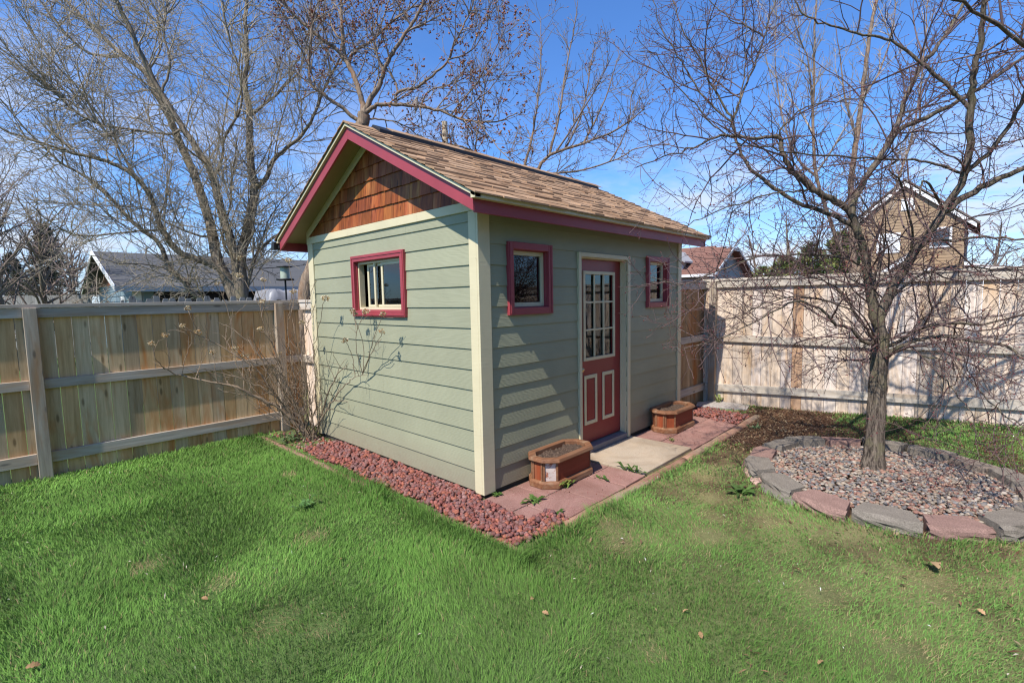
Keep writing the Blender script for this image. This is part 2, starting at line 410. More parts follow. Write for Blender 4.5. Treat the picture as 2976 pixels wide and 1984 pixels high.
# ------------------------------------------------------------------ grass
def yard_frustum(x, y, z=0.0, mx=0.12):
    d = np.stack([x-CAM[0], y-CAM[1], np.full_like(x, z-CAM[2])], -1)
    f = d@CF; a = (d@CR)/np.maximum(f, 1e-3)*FPX/1488; b = -(d@CU)/np.maximum(f, 1e-3)*FPX/992
    return (f > 0.3) & (np.abs(a) < 1+mx) & (b < 1+mx*1.5)
def lawn_density(x, y):
    d = np.ones_like(x)
    d *= (y < 3.80 - 0.02*np.abs(x)*0) & (x < 5.0)
    inbed = (x > -0.49) & (y > -0.885) & (x < 4.45)
    d = np.where(inbed, 0.0, d)
    d = np.where((x > -0.62) & (x < -0.35) & (y > 1.0) & (y < 3.75), 0.5*vnoise(x, y, 5, 9), d)
    r = np.hypot(x-BC[0], y-BC[1]); d = np.where(r < 1.07, 0.0, d)
    # bare mulch beneath the fence corner
    mul = np.exp(-(((x-4.0)/1.55)**2 + ((y+1.25)/0.72)**2)*1.1); d *= np.clip(1.10-1.7*mul - 0.5*(vnoise(x, y, 4.0, 8)-0.5), 0.0, 1)
    # worn, patchy side on the right
    side = sstep(-0.6, 1.2, x - 0.35*(y+1.2))
    patch = vnoise(x, y, 2.3, 5)*0.6 + vnoise(x, y, 5.5, 6)*0.4
    d *= np.where(side > 0, 1 - side*np.clip(1.08-2.0*patch, 0, 0.88), 1)
    near_bed = np.exp(-((r-1.22)/0.12)**2)*sstep(2.2, 1.2, x)*sstep(-2.2, -1.6, y)
    d *= 1-0.6*near_bed
    bald = np.exp(-(((x-0.62)/0.14)**2 + ((y+1.72)/0.09)**2)); d *= 1-0.8*bald
    return d
STRAW = [(0.62, -1.72, 0.13), (0.95, -1.62, 0.10), (0.10, -1.30, 0.16), (0.25, -1.12, 0.13), (1.15, -1.95, 0.12), (-1.35, 0.45, 0.10), (-1.75, -0.6, 0.09), (-0.9, 1.9, 0.07), (-2.0, 0.3, 0.09), (1.7, -1.25, 0.15), (0.35, -2.5, 0.12), (0.9, -2.95, 0.14), (-0.75, -2.0, 0.06), (0.1, -2.9, 0.11), (1.3, -1.45, 0.14), (-2.25, 0.9, 0.1), (-1.9, -0.35, 0.12)]
def blades(name, n_try, box, width, hgt, seed, label, wfar=1.0):
    rng = np.random.default_rng(seed)
    x = rng.uniform(box[0], box[1], n_try); y = rng.uniform(box[2], box[3], n_try)
    dist = np.hypot(x-CAM[0], y-CAM[1])
    inside = yard_frustum(x, y)
    pr = lawn_density(x, y)*np.where(inside, 1.0, 0.30)*np.clip(3.6/np.maximum(dist, 0.5), 0.45, 1.0)
    k = rng.random(n_try) < pr
    x, y, dist = x[k], y[k], dist[k]; n = len(x)
    z = gz(x, y) - 0.005
    side = sstep(-0.8, 1.4, x - 0.35*(y+1.2))
    clump = vnoise(x, y, 3.1, 21)*0.6 + vnoise(x, y, 8.0, 22)*0.4
    edge = np.exp(-((y+0.93)/0.09)**2)*((x > -0.6) & (x < 3.0)) + np.exp(-((x+0.58)/0.08)**2)*((y > -1.0) & (y < 1.6))
    rr = np.hypot(x-BC[0], y-BC[1]); edge = edge + np.exp(-((rr-1.12)/0.07)**2)*0.7*(x < 2.2)
    h = hgt*(1-0.36*side)*(0.50+0.95*clump)*rng.uniform(0.6, 1.3, n)*(1+1.3*np.clip(edge, 0, 1))
    a = rng.uniform(0, 2*np.pi, n); lean = rng.uniform(0.2, 1.1, n)*h*(0.9+0.4*side)
    wind = vnoise(x, y, 1.3, 31)*2*np.pi*1.5
    lx = np.cos(a)*0.7+np.cos(wind)*0.6; ly = np.sin(a)*0.7+np.sin(wind)*0.6
    ww = width*rng.uniform(0.6, 1.25, n)*np.clip(dist/3.5, 0.8, 2.2)*wfar
    b = rng.uniform(0, 2*np.pi, n); px, py = np.cos(b)*ww, np.sin(b)*ww
    P = np.empty((n, 5, 3), dtype=np.float32)
    P[:, 0] = np.stack([x-px, y-py, z], -1); P[:, 1] = np.stack([x+px, y+py, z], -1)
    mx_, my_ = x+lx*lean*0.35, y+ly*lean*0.35; mz = z+h*0.62
    P[:, 2] = np.stack([mx_-px*0.8, my_-py*0.8, mz], -1); P[:, 3] = np.stack([mx_+px*0.8, my_+py*0.8, mz], -1)
    P[:, 4] = np.stack([x+lx*lean, y+ly*lean, z+h*rng.uniform(0.78, 1.0, n)], -1)
    base = np.arange(n)*5
    Q = np.stack([base, base+1, base+3, base+2], -1); T = np.stack([base+2, base+3, base+4], -1)
    lush = np.array([0.118, 0.245, 0.044]); lush2 = np.array([0.190, 0.345, 0.072]); dull = np.array([0.205, 0.365, 0.095]); straw = np.array([0.40, 0.32, 0.16])
    u = rng.random((n, 1)); tone = (vnoise(x, y, 2.0, 41)[:, None]*0.6 + u*0.6)
    c = lush*(1-tone) + lush2*tone
    s2 = (side*(0.45+0.5*vnoise(x, y, 1.5, 42)))[:, None]; c = c*(1-s2)+dull*s2
    dead = (rng.random(n) < 0.03+0.17*side*(1-0.75*clump))[:, None]; c = np.where(dead, straw*rng.uniform(0.6, 1.1, (n, 1)), c)
    spots = np.zeros(n)
    for (sx, sy, sr) in STRAW:
        spots = np.maximum(spots, np.exp(-((x-sx)**2+(y-sy)**2)/sr**2))
    sp = (rng.random(n) < spots*0.75)[:, None]; c = np.where(sp, straw*rng.uniform(0.7, 1.25, (n, 1)), c)
    dark = vnoise(x, y, 1.15, 61)*0.6+vnoise(x, y, 3.4, 62)*0.4
    h_ = (0.72+0.46*np.clip(dark*1.5-0.25, 0, 1))[:, None]
    c = c*h_*rng.uniform(0.75, 1.25, (n, 1))
    P[:, 2:, 2] -= (h*0.5*np.clip(spots, 0, 1))[:, None]
    tint = np.repeat(c[:, None, :], 5, 1)
    me = np_mesh(name, P.reshape(-1, 3), [Q, T], GRASSM, tint.reshape(-1, 3))
    return tag(link(bpy.data.objects.new(name, me)), label, 'grass', kind='stuff')
blades('lawn_grass', 1150000, (-5.5, 5.0, -4.8, 3.8), 0.0019, 0.047, 51, 'mown green lawn grass, thick at left and patchy at right')

# ------------------------------------------------------------------ rocks and pebbles
def ico(sub):
    import bmesh
    bm = bmesh.new(); bmesh.ops.create_icosphere(bm, subdivisions=sub, radius=1.0)
    bm.verts.ensure_lookup_table()
    V = np.array([v.co[:] for v in bm.verts]); F = np.array([[v.index for v in f.verts] for f in bm.faces]); bm.free(); return V, F
ICO1 = ico(1); ICO2 = ico(2)
def rot_rand(rng, n):
    q = rng.normal(size=(n, 4)); q /= np.linalg.norm(q, axis=1, keepdims=True); a, b, c, d = q.T
    return np.stack([np.stack([1-2*(c*c+d*d), 2*(b*c-a*d), 2*(b*d+a*c)], -1), np.stack([2*(b*c+a*d), 1-2*(b*b+d*d), 2*(c*d-a*b)], -1), np.stack([2*(b*d-a*c), 2*(c*d+a*b), 1-2*(b*b+c*c)], -1)], 1)
def stones(name, P, size, cols, mat, rng, rough, flat, smooth, kw, base=ICO2):
    n = len(P); V, F = base
    kinds = []
    for _ in range(14):
        s = 1 + rng.normal(size=(len(V), 1))*rough
        ax = rng.normal(size=(6, 3)); ax /= np.linalg.norm(ax, axis=1, keepdims=True)
        W = V*s
        if rough > 0.05:
            for a in ax:      # chip flat facets
                d = W@a; lim = rng.uniform(0.55, 0.85); W = W - np.clip(d-lim, 0, None)[:, None]*a
        kinds.append(W)
    K = np.array(kinds)[rng.integers(0, 14, n)]
    sc = size[:, None, None]*rng.uniform(0.75, 1.25, (n, 1, 3))
    K = K*sc
    Rm = rot_rand(rng, n); K = np.einsum('nij,nvj->nvi', Rm, K)
    K[:, :, 2] *= flat
    K = K + P[:, None, :]
    FF = F[None] + (np.arange(n)*len(V))[:, None, None]
    t = np.repeat(cols[:, None, :], len(V), 1)
    me = np_mesh(name, K.reshape(-1, 3), [FF.reshape(-1, 3)], mat, t.reshape(-1, 3), smooth)
    return tag(link(bpy.data.objects.new(name, me)), **kw)
def pick(rng, n, pal, jit=0.25):
    pal = np.array(pal); c = pal[rng.integers(0, len(pal), n)]; return c*rng.uniform(1-jit, 1+jit, (n, 1))
LAVA = [(0.225, 0.080, 0.064), (0.26, 0.098, 0.078), (0.195, 0.085, 0.073), (0.30, 0.108, 0.070), (0.24, 0.13, 0.112), (0.18, 0.092, 0.085)]
def lava(name, n, inside, box, label, smin=0.013, smax=0.029):
    rng = np.random.default_rng(sum(map(ord, name))+n)
    x = rng.uniform(box[0], box[1], n*3); y = rng.uniform(box[2], box[3], n*3); k = inside(x, y); x, y = x[k][:n], y[k][:n]
    n = len(x); s = rng.uniform(smin, smax, n); z = rng.uniform(-0.045, -0.004, n)
    P = np.stack([x, y, z], -1)
    stones(name, P, s, pick(rng, n, LAVA), ROCK, rng, 0.20, 0.85, False, dict(label=label, cat='rocks', kind='stuff'), ICO1)
lava('lava_rock', 4600, lambda x, y: (x > -0.47+0.03*np.sin(y*5)+0.02*(y > 0.2)) & ((y > 0) & (x < -0.03) | (y <= 0) & (x < -0.10-0.02*np.sin(y*9)) | (y < -0.60) & (x < 0.10+0.5*(y+0.60)*-1*0.3)) & (y > -0.80-0.10*(x+0.45)), (-0.48, 0.16, -0.86, 2.6), 'loose red lava rock along the sunny gable wall of the shed')
lava('lava_rock', 700, lambda x, y: (y > -0.80) & (y < 0.05) & (x > 3.88-0.1*np.sin(y*7)) & (x < 4.62+0.3*y), (3.8, 4.7, -0.80, 0.05), 'small red lava rock patch at the far end of the paver walk', 0.014, 0.026)
def grit():
    rng = np.random.default_rng(78); n = 520
    x = rng.uniform(-0.1, 3.9, n); y = np.where(rng.random(n) < 0.5, -0.40+rng.normal(size=n)*0.02, rng.uniform(-0.82, -0.04, n)); k = (x < 1.37) | (x > 2.46); x, y = x[k], y[k]; n = len(x)
    stones('paver_grit', np.stack([x, y, np.full(n, -0.027)], -1), rng.uniform(0.002, 0.006, n), pick(rng, n, LAVA + [(0.35, 0.28, 0.2), (0.2, 0.15, 0.1)]), ROCK, rng, 0.13, 0.8, False, dict(label='loose grit and crumbs of lava scattered on the red pavers', cat='grit', kind='stuff'), ICO1)
grit()
def lava_sparse():
    rng = np.random.default_rng(77); n = 260
    x = rng.uniform(-0.47, -0.03, n); y = rng.uniform(2.3, 3.7, n)
    stones('scattered_gravel', np.stack([x, y, rng.uniform(-0.055, -0.03, n)], -1), rng.uniform(0.012, 0.026, n), pick(rng, n, LAVA + [(0.3, 0.25, 0.2), (0.35, 0.28, 0.2)]), ROCK, rng, 0.13, 0.8, False, dict(label='sparse red gravel and litter around the hydrangea', cat='rocks', kind='stuff'), ICO1)
lava_sparse()
def bed_level(x, y): return 0.022 + 0.040*np.exp(-((x-2.7)**2+(y+2.41)**2)/0.25)
def pebbles():
    rng = np.random.default_rng(5); n = 8500
    a = rng.uniform(0, 2*np.pi, n); r = 0.95*np.sqrt(rng.random(n)); x = BC[0]+r*np.cos(a); y = BC[1]+r*np.sin(a)
    z = bed_level(x, y) + rng.uniform(-0.015, 0.012, n)
    PAL = [(0.42, 0.36, 0.29), (0.50, 0.42, 0.33), (0.30, 0.27, 0.25), (0.20, 0.19, 0.19), (0.36, 0.19, 0.15), (0.42, 0.25, 0.19), (0.56, 0.50, 0.43), (0.24, 0.24, 0.25), (0.48, 0.33, 0.24)]
    stones('river_pebbles', np.stack([x, y, z], -1), rng.uniform(0.008, 0.020, n), pick(rng, n, PAL)*np.array([0.60, 0.565, 0.53]), PEBBLE, rng, 0.035, 0.62, True, dict(label='mixed river pebbles filling the ring around the tree', cat='pebbles', kind='stuff'), ICO2)
pebbles()
b = MB()
pts = [(BC[0]+0.94*math.cos(t), BC[1]+0.94*math.sin(t), 0.010) for t in np.linspace(0, 2*math.pi, 33)[:-1]]
b.prism(pts, (0, 0, -0.2)); b.build('bed_soil', SOIL, kw=dict(label='dark soil under the pebbles of the tree ring', cat='soil', kind='structure'))

# retaining blocks of the ring
def block_mesh(seed, tone, hgt):
    """trapezoid block, local +x = outward, split outer face"""
    rng = np.random.default_rng(seed)
    import bmesh
    bm = bmesh.new(); bmesh.ops.create_cube(bm, size=1.0)
    bmesh.ops.subdivide_edges(bm, edges=bm.edges[:], cuts=5, use_grid_fill=True)
    for v in bm.verts:
        x, y, z = v.co
        hw = 0.292 + x*0.11
        ang = y
        X = x*0.20 - 0.0; Y = y*hw; Zz = z*hgt
        if x > 0.45:   # split outer face: bulged and chipped
            j = rng.normal()*0.0045
            X += 0.016*(1-(2*abs(z))**4) + j*1.3
            if z > 0.42: X -= 0.006+abs(rng.normal())*0.006
            if abs(y) > 0.42: X -= 0.020+abs(rng.normal())*0.008
            Zz += rng.normal()*0.002*(abs(z) < 0.4)
        else:
            X += rng.normal()*0.001; Zz += rng.normal()*0.0012*(x < 0.4)
        v.co = (X, Y, Zz)
    bmesh.ops.recalc_face_normals(bm, faces=bm.faces[:]); me = bpy.data.meshes.new('retaining_block'); bm.to_mesh(me); bm.free()
    a = me.attributes.new('tint', 'FLOAT_COLOR', 'POINT')
    base = np.array(tone)
    V = np.array([v.co[:] for v in me.vertices])
    t = np.ones((len(V), 4), dtype=np.float32); t[:, :3] = base*(0.92+0.16*rng.random((len(V), 1)))
    a.data.foreach_set('color', t.ravel()); me.materials.append(BLOCKM); return me
PINK, GREY, BUFF = (0.235, 0.145, 0.118), (0.185, 0.158, 0.128), (0.21, 0.165, 0.13)
ring = [  # angle, tone, label
 (90, PINK, 'small pink block of the tree ring nearest the shed walk'),
 (112, GREY, 'grey-brown ring block just in front of the small pink one'),
 (135, GREY, 'long grey ring block between the grey-brown one and the bright pink block'),
 (159, PINK, 'bright pink split-faced ring block leaning out over the lawn'),
 (182, GREY, 'rounded grey ring block right of the bright pink block'),
 (205, PINK, 'pale pink ring block between two grey ones above the oak leaf'),
 (228, GREY, 'grey ring block right of the pale pink block'),
 (251, GREY, 'grey ring block cut by the right edge of the photo'),
 (274, BUFF, 'buff ring block on the street side, outside the photo edge'),
 (297, GREY, 'grey ring block at the far right of the ring'),
 (319, BUFF, 'brown block at the right of the back rim of the ring'),
 (341, GREY, 'grey block of the back rim, half under the drooping branch'),
 (3, GREY, 'grey block of the back rim, right of the trunk'),
 (25, PINK, 'reddish back rim block just behind the trunk'),
 (47, GREY, 'long grey back rim block left of the trunk'),
 (68, GREY, 'grey back rim block beside the small pink block')]
for i, (an, tone, lab) in enumerate(ring):
    hgt = 0.14 if 150 < an < 260 else (0.11 if 80 < an < 150 else 0.15)
    me = block_mesh(100+i, tone, hgt)
    o = link(bpy.data.objects.new('retaining_block', me)); t = Rr(an)
    an += 6 if 80 < an < 260 else 3; t = Rr(an)
    rr = 0.975 + (0.03 if an in (165, 118) else 0)
    top = 0.075 + 0.02*math.cos(t) + 0.012*math.sin(i*2.3)
    o.location = (BC[0]+rr*math.cos(t), BC[1]+rr*math.sin(t), top-hgt/2 - (0.012 if an == 165 else 0))
    o.rotation_euler = (Rr(random.uniform(-2, 2)), Rr(random.uniform(0, 3) + (6 if an == 165 else 0)), t+Rr(random.uniform(-4, 4)))
    o.scale = (1, 1.20, 1)
    tag(o, lab, 'block', 'split-faced blocks ringing the tree')
for i, (an, tone, lab) in enumerate([(101, PINK, 'pink bottom-course block under the small pink block'), (123, (0.40, 0.26, 0.21), 'reddish bottom-course block under the grey-brown block'),
                                     (146, GREY, 'grey bottom-course block left of the bright pink block')]):
    o = link(bpy.data.objects.new('retaining_block', block_mesh(200+i, tone, 0.11))); t = Rr(an)
    o.location = (BC[0]+1.03*math.cos(t), BC[1]+1.03*math.sin(t), -0.065); o.rotation_euler = (0, 0, t); o.scale = (1, 1.12, 1)
    tag(o, lab, 'block', 'split-faced blocks ringing the tree')

# ------------------------------------------------------------------ walk and edging
def paver(x0, x1, y0, y1, label, top=-0.03, mat=None, grp='red pavers in the walk before the shed', name='paver', cat='paver', tl=0.0):
    b = MB(); g = 0.0065; dz = random.uniform(-0.004, 0.004) + top
    k = random.uniform(0.9, 1.08)
    b.hexa([(x0+g, y0+g, -0.12), (x1-g, y0+g, -0.12), (x1-g, y1-g, -0.12), (x0+g, y1-g, -0.12)],
           [(x0+g, y0+g, dz-tl), (x1-g, y0+g, dz-tl+random.uniform(-.004, .004)), (x1-g, y1-g, dz), (x0+g, y1-g, dz+random.uniform(-.003, .003))], (k, k, k))
    return b.build(name, mat or PAVER, bevel=0.006, kw=dict(label=label, cat=cat, group=grp))
paver(-0.10, 0.36, -0.40, -0.035, 'red paver at the near corner post of the shed')
paver(0.36, 0.86, -0.40, -0.035, 'red paver under the near planter')
paver(0.86, 1.365, -0.40, -0.035, 'red paver between the near planter and the doorstep slab')
paver(-0.08, 0.10, -0.815, -0.40, 'small red paver beside the end of the lava rock')
paver(0.10, 0.56, -0.815, -0.40, 'red paver with a dandelion at its edge')
paver(0.56, 1.00, -0.815, -0.40, 'red paver in front of the near planter')
paver(1.00, 1.365, -0.815, -0.40, 'red paver against the near front edge of the doorstep slab')
paver(2.46, 2.98, -0.40, -0.035, 'red paver under the left half of the far planter')
paver(2.98, 3.50, -0.40, -0.035, 'red paver under the right half of the far planter')
paver(3.50, 3.95, -0.40, -0.035, 'red paver behind the far planter by the fence')
paver(2.46, 3.20, -0.815, -0.40, 'red paver in front of the far planter')
paver(3.20, 3.92, -0.815, -0.40, 'last red paver of the walk beside the small lava patch')
paver(1.372, 2.452, -0.80, -0.03, 'tan concrete doorstep slab in front of the red door', -0.018, CONC, None, 'doorstep_slab', 'slab')
b = MB(); b.prism([(4.48, 0.02, -0.05), (4.56, -0.26, -0.05), (4.68, -0.66, -0.05), (5.0, -0.60, -0.05), (4.98, -0.08, -0.05), (4.72, 0.10, -0.05)], (0, 0, 0.055))
b.build('flagstone', FLAG, bevel=0.008, kw=dict(label='flat grey flagstone at the foot of the fence corner', cat='flagstone'))
def timber(p0, p1, r, mat, label, z=-0.045, name='landscape_timber'):
    p0, p1 = np.array(p0, float), np.array(p1, float); d = p1-p0; L = np.linalg.norm(d); n = max(6, int(L/0.12))
    rng = np.random.default_rng(int(abs(p0[0])*991+abs(p1[1])*77)); V = []; k = 10
    ax = np.array([-d[1], d[0], 0])/L
    for i in range(n+1):
        c = np.array([*(p0+d*i/n), z]) + rng.normal(size=3)*0.002
        for j in range(k):
            t = 2*math.pi*j/k; rr = r*(1+rng.normal()*0.02)
            V.append(c + ax*rr*math.cos(t) + np.array([0, 0, 1])*rr*0.82*math.sin(t))
    F = [[i*k+j, i*k+(j+1) % k, (i+1)*k+(j+1) % k, (i+1)*k+j] for i in range(n) for j in range(k)]
    m = MB(); m.poly(V, F + [list(range(k-1, -1, -1)), [n*k+j for j in range(k)]]); o = m.build(name, mat, smooth=True, kw=dict(label=label, cat='timber', group='timbers edging the shed bed'))
    return o
timber((0.05, -0.865), (2.02, -0.90), 0.05, TIMBER, 'reddish landscape timber along the near half of the walk')
timber((2.03, -0.90), (4.44, -0.87), 0.055, TIMBER, 'round brown timber along the far half of the walk')
timber((-0.43, -0.80), (-0.53, 0.85), 0.04, TIMBERY, 'low timber between the lawn and the lava rock', -0.062)
timber((-0.53, 0.86), (-0.54, 3.66), 0.04, TIMBERY, 'half buried timber beside the hydrangea bed', -0.070)
timber((4.40, -0.02), (4.62, -0.72), 0.03, TIMBERY, 'thin timber between the small lava patch and the flagstone')

# ------------------------------------------------------------------ shed
L, W = 3.819, 3.184
EXP = 0.1806
shed = empty('garden_shed', (0, 0, 0), 'sage green garden shed with a red door and brown shingled gable roof', 'shed')
def zt(y):      # top of the fascia
    yy = y if y <= W/2 else W-y
    return 2.484 + 0.518*(yy+0.248)
def split_rect(a0, a1, z0, z1, holes):
    R_ = [(a0, a1, z0, z1)]
    for h in holes:
        out = []
        for (p, q, r, s) in R_:
            if h[1] <= p or h[0] >= q or h[3] <= r or h[2] >= s: out.append((p, q, r, s)); continue
            if h[0] > p: out.append((p, h[0], r, s))
            if h[1] < q: out.append((h[1], q, r, s))
            c0, c1 = max(p, h[0]), min(q, h[1])
            if h[2] > r: out.append((c0, c1, r, h[2]))
            if h[3] < s: out.append((c0, c1, h[3], s))
        R_ = out
    return [t for t in R_ if t[1]-t[0] > 0.004 and t[3]-t[2] > 0.004]
def siding(axis, a0, a1, ztop, holes, name, sgn=-1, base=0.0):
    """lap boards on the plane axis=base facing sgn; a0..a1 along the other axis"""
    m = MB(); k = 0; z = 0.0
    joints = {}
    while z < ztop-0.01:
        zb, ztp = z, min(z+EXP+0.012, ztop)
        tt = random.uniform(0.95, 1.05)
        cuts = [a0, a1]
        if (k*37) % 5 in (1, 3): cuts = [a0, a0+(a1-a0)*(0.3+0.4*((k*0.618) % 1)), a1]
        for ci in range(len(cuts)-1):
            tt2 = tt*random.uniform(0.985, 1.015)
            for (p, q, r, s) in split_rect(cuts[ci]+0.0008, cuts[ci+1]-0.0008, zb, ztp, holes):
                def dpt(zz): return base + sgn*(0.0165 - 0.0115*(zz-zb)/(EXP+0.012))
                inn = base + sgn*0.001
                if axis == 1:
                    m.hexa([(p, dpt(r), r), (q, dpt(r), r), (q, inn, r), (p, inn, r)], [(p, dpt(s), s), (q, dpt(s), s), (q, inn, s), (p, inn, s)], (tt2,)*3)
                else:
                    m.hexa([(dpt(r), q, r), (dpt(r), p, r), (inn, p, r), (inn, q, r)], [(dpt(s), q, s), (dpt(s), p, s), (inn, p, s), (inn, q, s)], (tt2,)*3)
        z += EXP; k += 1
    return m.build(name, SAGE, shed)
H1 = (0.388, 0.880, 1.605, 2.135); H2 = (2.900, 3.370, 1.605, 2.135); HD = (1.432, 2.372, -0.1, 2.115); HG = (1.108, 2.018, 1.592, 2.132)
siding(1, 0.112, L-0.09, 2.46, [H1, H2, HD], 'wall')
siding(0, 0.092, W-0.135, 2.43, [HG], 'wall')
def core(axis, a0, a1, z0, z1, holes, p0, p1):
    m = MB()
    for (p, q, r, s) in split_rect(a0, a1, z0, z1, holes):
        if axis == 1: m.box(p, q, p0, p1, r, s)
        else: m.box(p0, p1, p, q, r, s)
    return m
c1 = core(1, 0.0, L, -0.06, 2.44, [H1, H2, HD], 0.002, 0.09); c2 = core(0, 0.092, W, -0.06, 2.44, [HG], 0.002, 0.09)
c1.v += []; off = len(c1.v); c1.f += [[i+off for i in f] for f in c2.f]; c1.v += c2.v; c1.t += c2.t
c1.box(L-0.09, L, 0.092, W, -0.06, 2.44); c1.box(0.092, L-0.092, W-0.09, W, -0.06, 2.44); c1.box(0.092, L-0.092, 0.092, W-0.092, -0.058, 0.0)
c1.prism([(L-0.08, 0.0, 2.442), (L-0.08, W, 2.442), (L-0.08, W/2, 3.35)], (0.06, 0, 0)); c1.prism([(0.02, 0.0, 2.442), (0.02, W, 2.442), (0.02, W/2, 3.35)], (0.06, 0, 0))
c1.build('wall_core', DARKWOOD, shed)
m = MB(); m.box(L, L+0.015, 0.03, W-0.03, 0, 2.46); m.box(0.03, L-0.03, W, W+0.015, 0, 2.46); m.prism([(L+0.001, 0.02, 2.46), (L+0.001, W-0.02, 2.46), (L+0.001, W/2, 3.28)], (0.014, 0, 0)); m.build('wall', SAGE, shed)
# foundation shadow gap
m = MB(); m.box(0.03, L-0.03, 0.012, 0.05, -0.10, -0.001); m.box(0.012, 0.05, 0.06, W-0.03, -0.10, -0.001); m.build('foundation', DARKWOOD, shed)
def trim(name, mat, boxes, bev=0.003, parent=shed):
    m = MB()
    for bx in boxes: m.box(*bx)
    return m.build(name, mat, parent, bevel=bev)
trim('corner_board', CREAM, [(-0.026, 0.112, -0.026, -0.0005, -0.012, 2.46), (-0.026, -0.0005, 0.0, 0.092, -0.012, 2.43)])
trim('corner_board', CREAM, [(-0.026, -0.0005, W-0.135, W, -0.012, 2.43)])
trim('corner_board', CREAM, [(L-0.09, L+0.012, -0.026, -0.0005, -0.012, 2.46)])
trim('belly_band', CREAM, [(-0.030, -0.001, -0.010, W+0.01, 2.4305, 2.512)])
# cedar shingles of the gable
def clip(poly, f):
    out = []
    for i in range(len(poly)):
        a, b_ = poly[i], poly[(i+1) % len(poly)]; fa, fb = f(a), f(b_)
        if fa >= 0: out.append(a)
        if fa*fb < 0: t = fa/(fa-fb); out.append((a[0]+(b_[0]-a[0])*t, a[1]+(b_[1]-a[1])*t))
    return out
m = MB(); z = 2.512; row = 0
while z < 3.42:
    y = 0.0 - random.uniform(0, 0.1)
    while y < W:
        wd = random.uniform(0.09, 0.20); zb = z + random.uniform(-0.004, 0.004) + (0.0 if row else 0.002)
        P = [(y+0.002, zb), (y+wd-0.002, zb), (y+wd-0.002, z+0.17), (y+0.002, z+0.17)]
        for f in (lambda q: zt(-0.243)-0.075+0.518*(q[0]+0.243)-q[1], lambda q: zt(-0.243)-0.075+0.518*(W-q[0]+0.243)-q[1]):
            if P: P = clip(P, f)
        if len(P) >= 3:
            k = random.uniform(0.65, 1.25); tn = (k, k*random.uniform(0.85, 1.1), k*random.uniform(0.8, 1.1))
            lo = min(q[1] for q in P)
            out_ = [(-0.024+0.016*(q[1]-zb)/0.16, q[0], q[1]) for q in P]; inn = [(-0.001, q[0], q[1]) for q in P]
            n = len(P); m.poly(out_+inn, [list(range(n-1, -1, -1)), [n+i for i in range(n)]] + [[i, (i+1) % n, n+(i+1) % n, n+i] for i in range(n)], tn)
        y += wd
    z += 0.148; row += 1
m.build('gable_shingles', SHAKE, shed)
# rake frieze on the wall
for sgn in (0, 1):
    yy = lambda y: y if not sgn else W-y
    m = MB(); a = zt(-0.243)-0.035
    P = [(-0.034, yy(0.0), zt(0)-0.045-0.085), (-0.034, yy(0.0), zt(0)-0.036), (-0.034, W/2, zt(W/2)-0.036), (-0.034, W/2, zt(W/2)-0.125)]
    m.prism(P, (0.009, 0, 0)); m.build('rake_frieze', CREAM, shed)
# rake fascia, drip moulding, eave fascia, soffit
def rake(xa, xb, lo, hi, y0, mat, name):
    for sgn in (0, 1):
        yy = lambda y: y if not sgn else W-y
        m = MB(); P = [(xa, yy(y0), zt(y0)+lo), (xa, yy(y0), zt(y0)+hi), (xa, W/2, zt(W/2)+hi), (xa, W/2, zt(W/2)+lo)]
        m.prism(P, (xb-xa, 0, 0)); m.build(name, mat, shed, bevel=0.002)
rake(-0.270, -0.248, -0.122, 0.0, -0.248, RED, 'fascia'); rake(-0.296, -0.235, 0.001, 0.030, -0.300, CREAM, 'drip_moulding')
rake(L+0.250, L+0.272, -0.122, 0.0, -0.248, RED, 'fascia'); rake(L+0.24, L+0.296, 0.001, 0.030, -0.300, CREAM, 'drip_moulding')
for sgn in (0, 1):
    yy = lambda y: y if not sgn else W-y
    m = MB(); P = [(-0.247, yy(-0.245), 2.355), (-0.247, yy(-0.223), 2.355), (-0.247, yy(-0.223), zt(-0.223)-0.001), (-0.247, yy(-0.245), zt(-0.245)-0.001)]
    m.prism(P, (L+0.496, 0, 0)); m.build('fascia', RED, shed, bevel=0.002)
    m = MB(); P = [(-0.296, yy(-0.300), zt(-0.300)-0.004), (-0.296, yy(-0.250), zt(-0.300)-0.004), (-0.296, yy(-0.250), zt(-0.25)+0.029), (-0.296, yy(-0.300), zt(-0.300)+0.029)]
    m.prism(P, (L+0.592, 0, 0)); m.build('drip_moulding', CREAM, shed, bevel=0.002)
    m = MB(); P = [(-0.246, yy(-0.222), zt(-0.222)-0.034), (-0.246, yy(-0.222), zt(-0.222)-0.002), (-0.246, W/2, zt(W/2)-0.002), (-0.246, W/2, zt(W/2)-0.034)]
    m.prism(P, (L+0.492, 0, 0)); m.build('soffit', SOFFIT, shed)
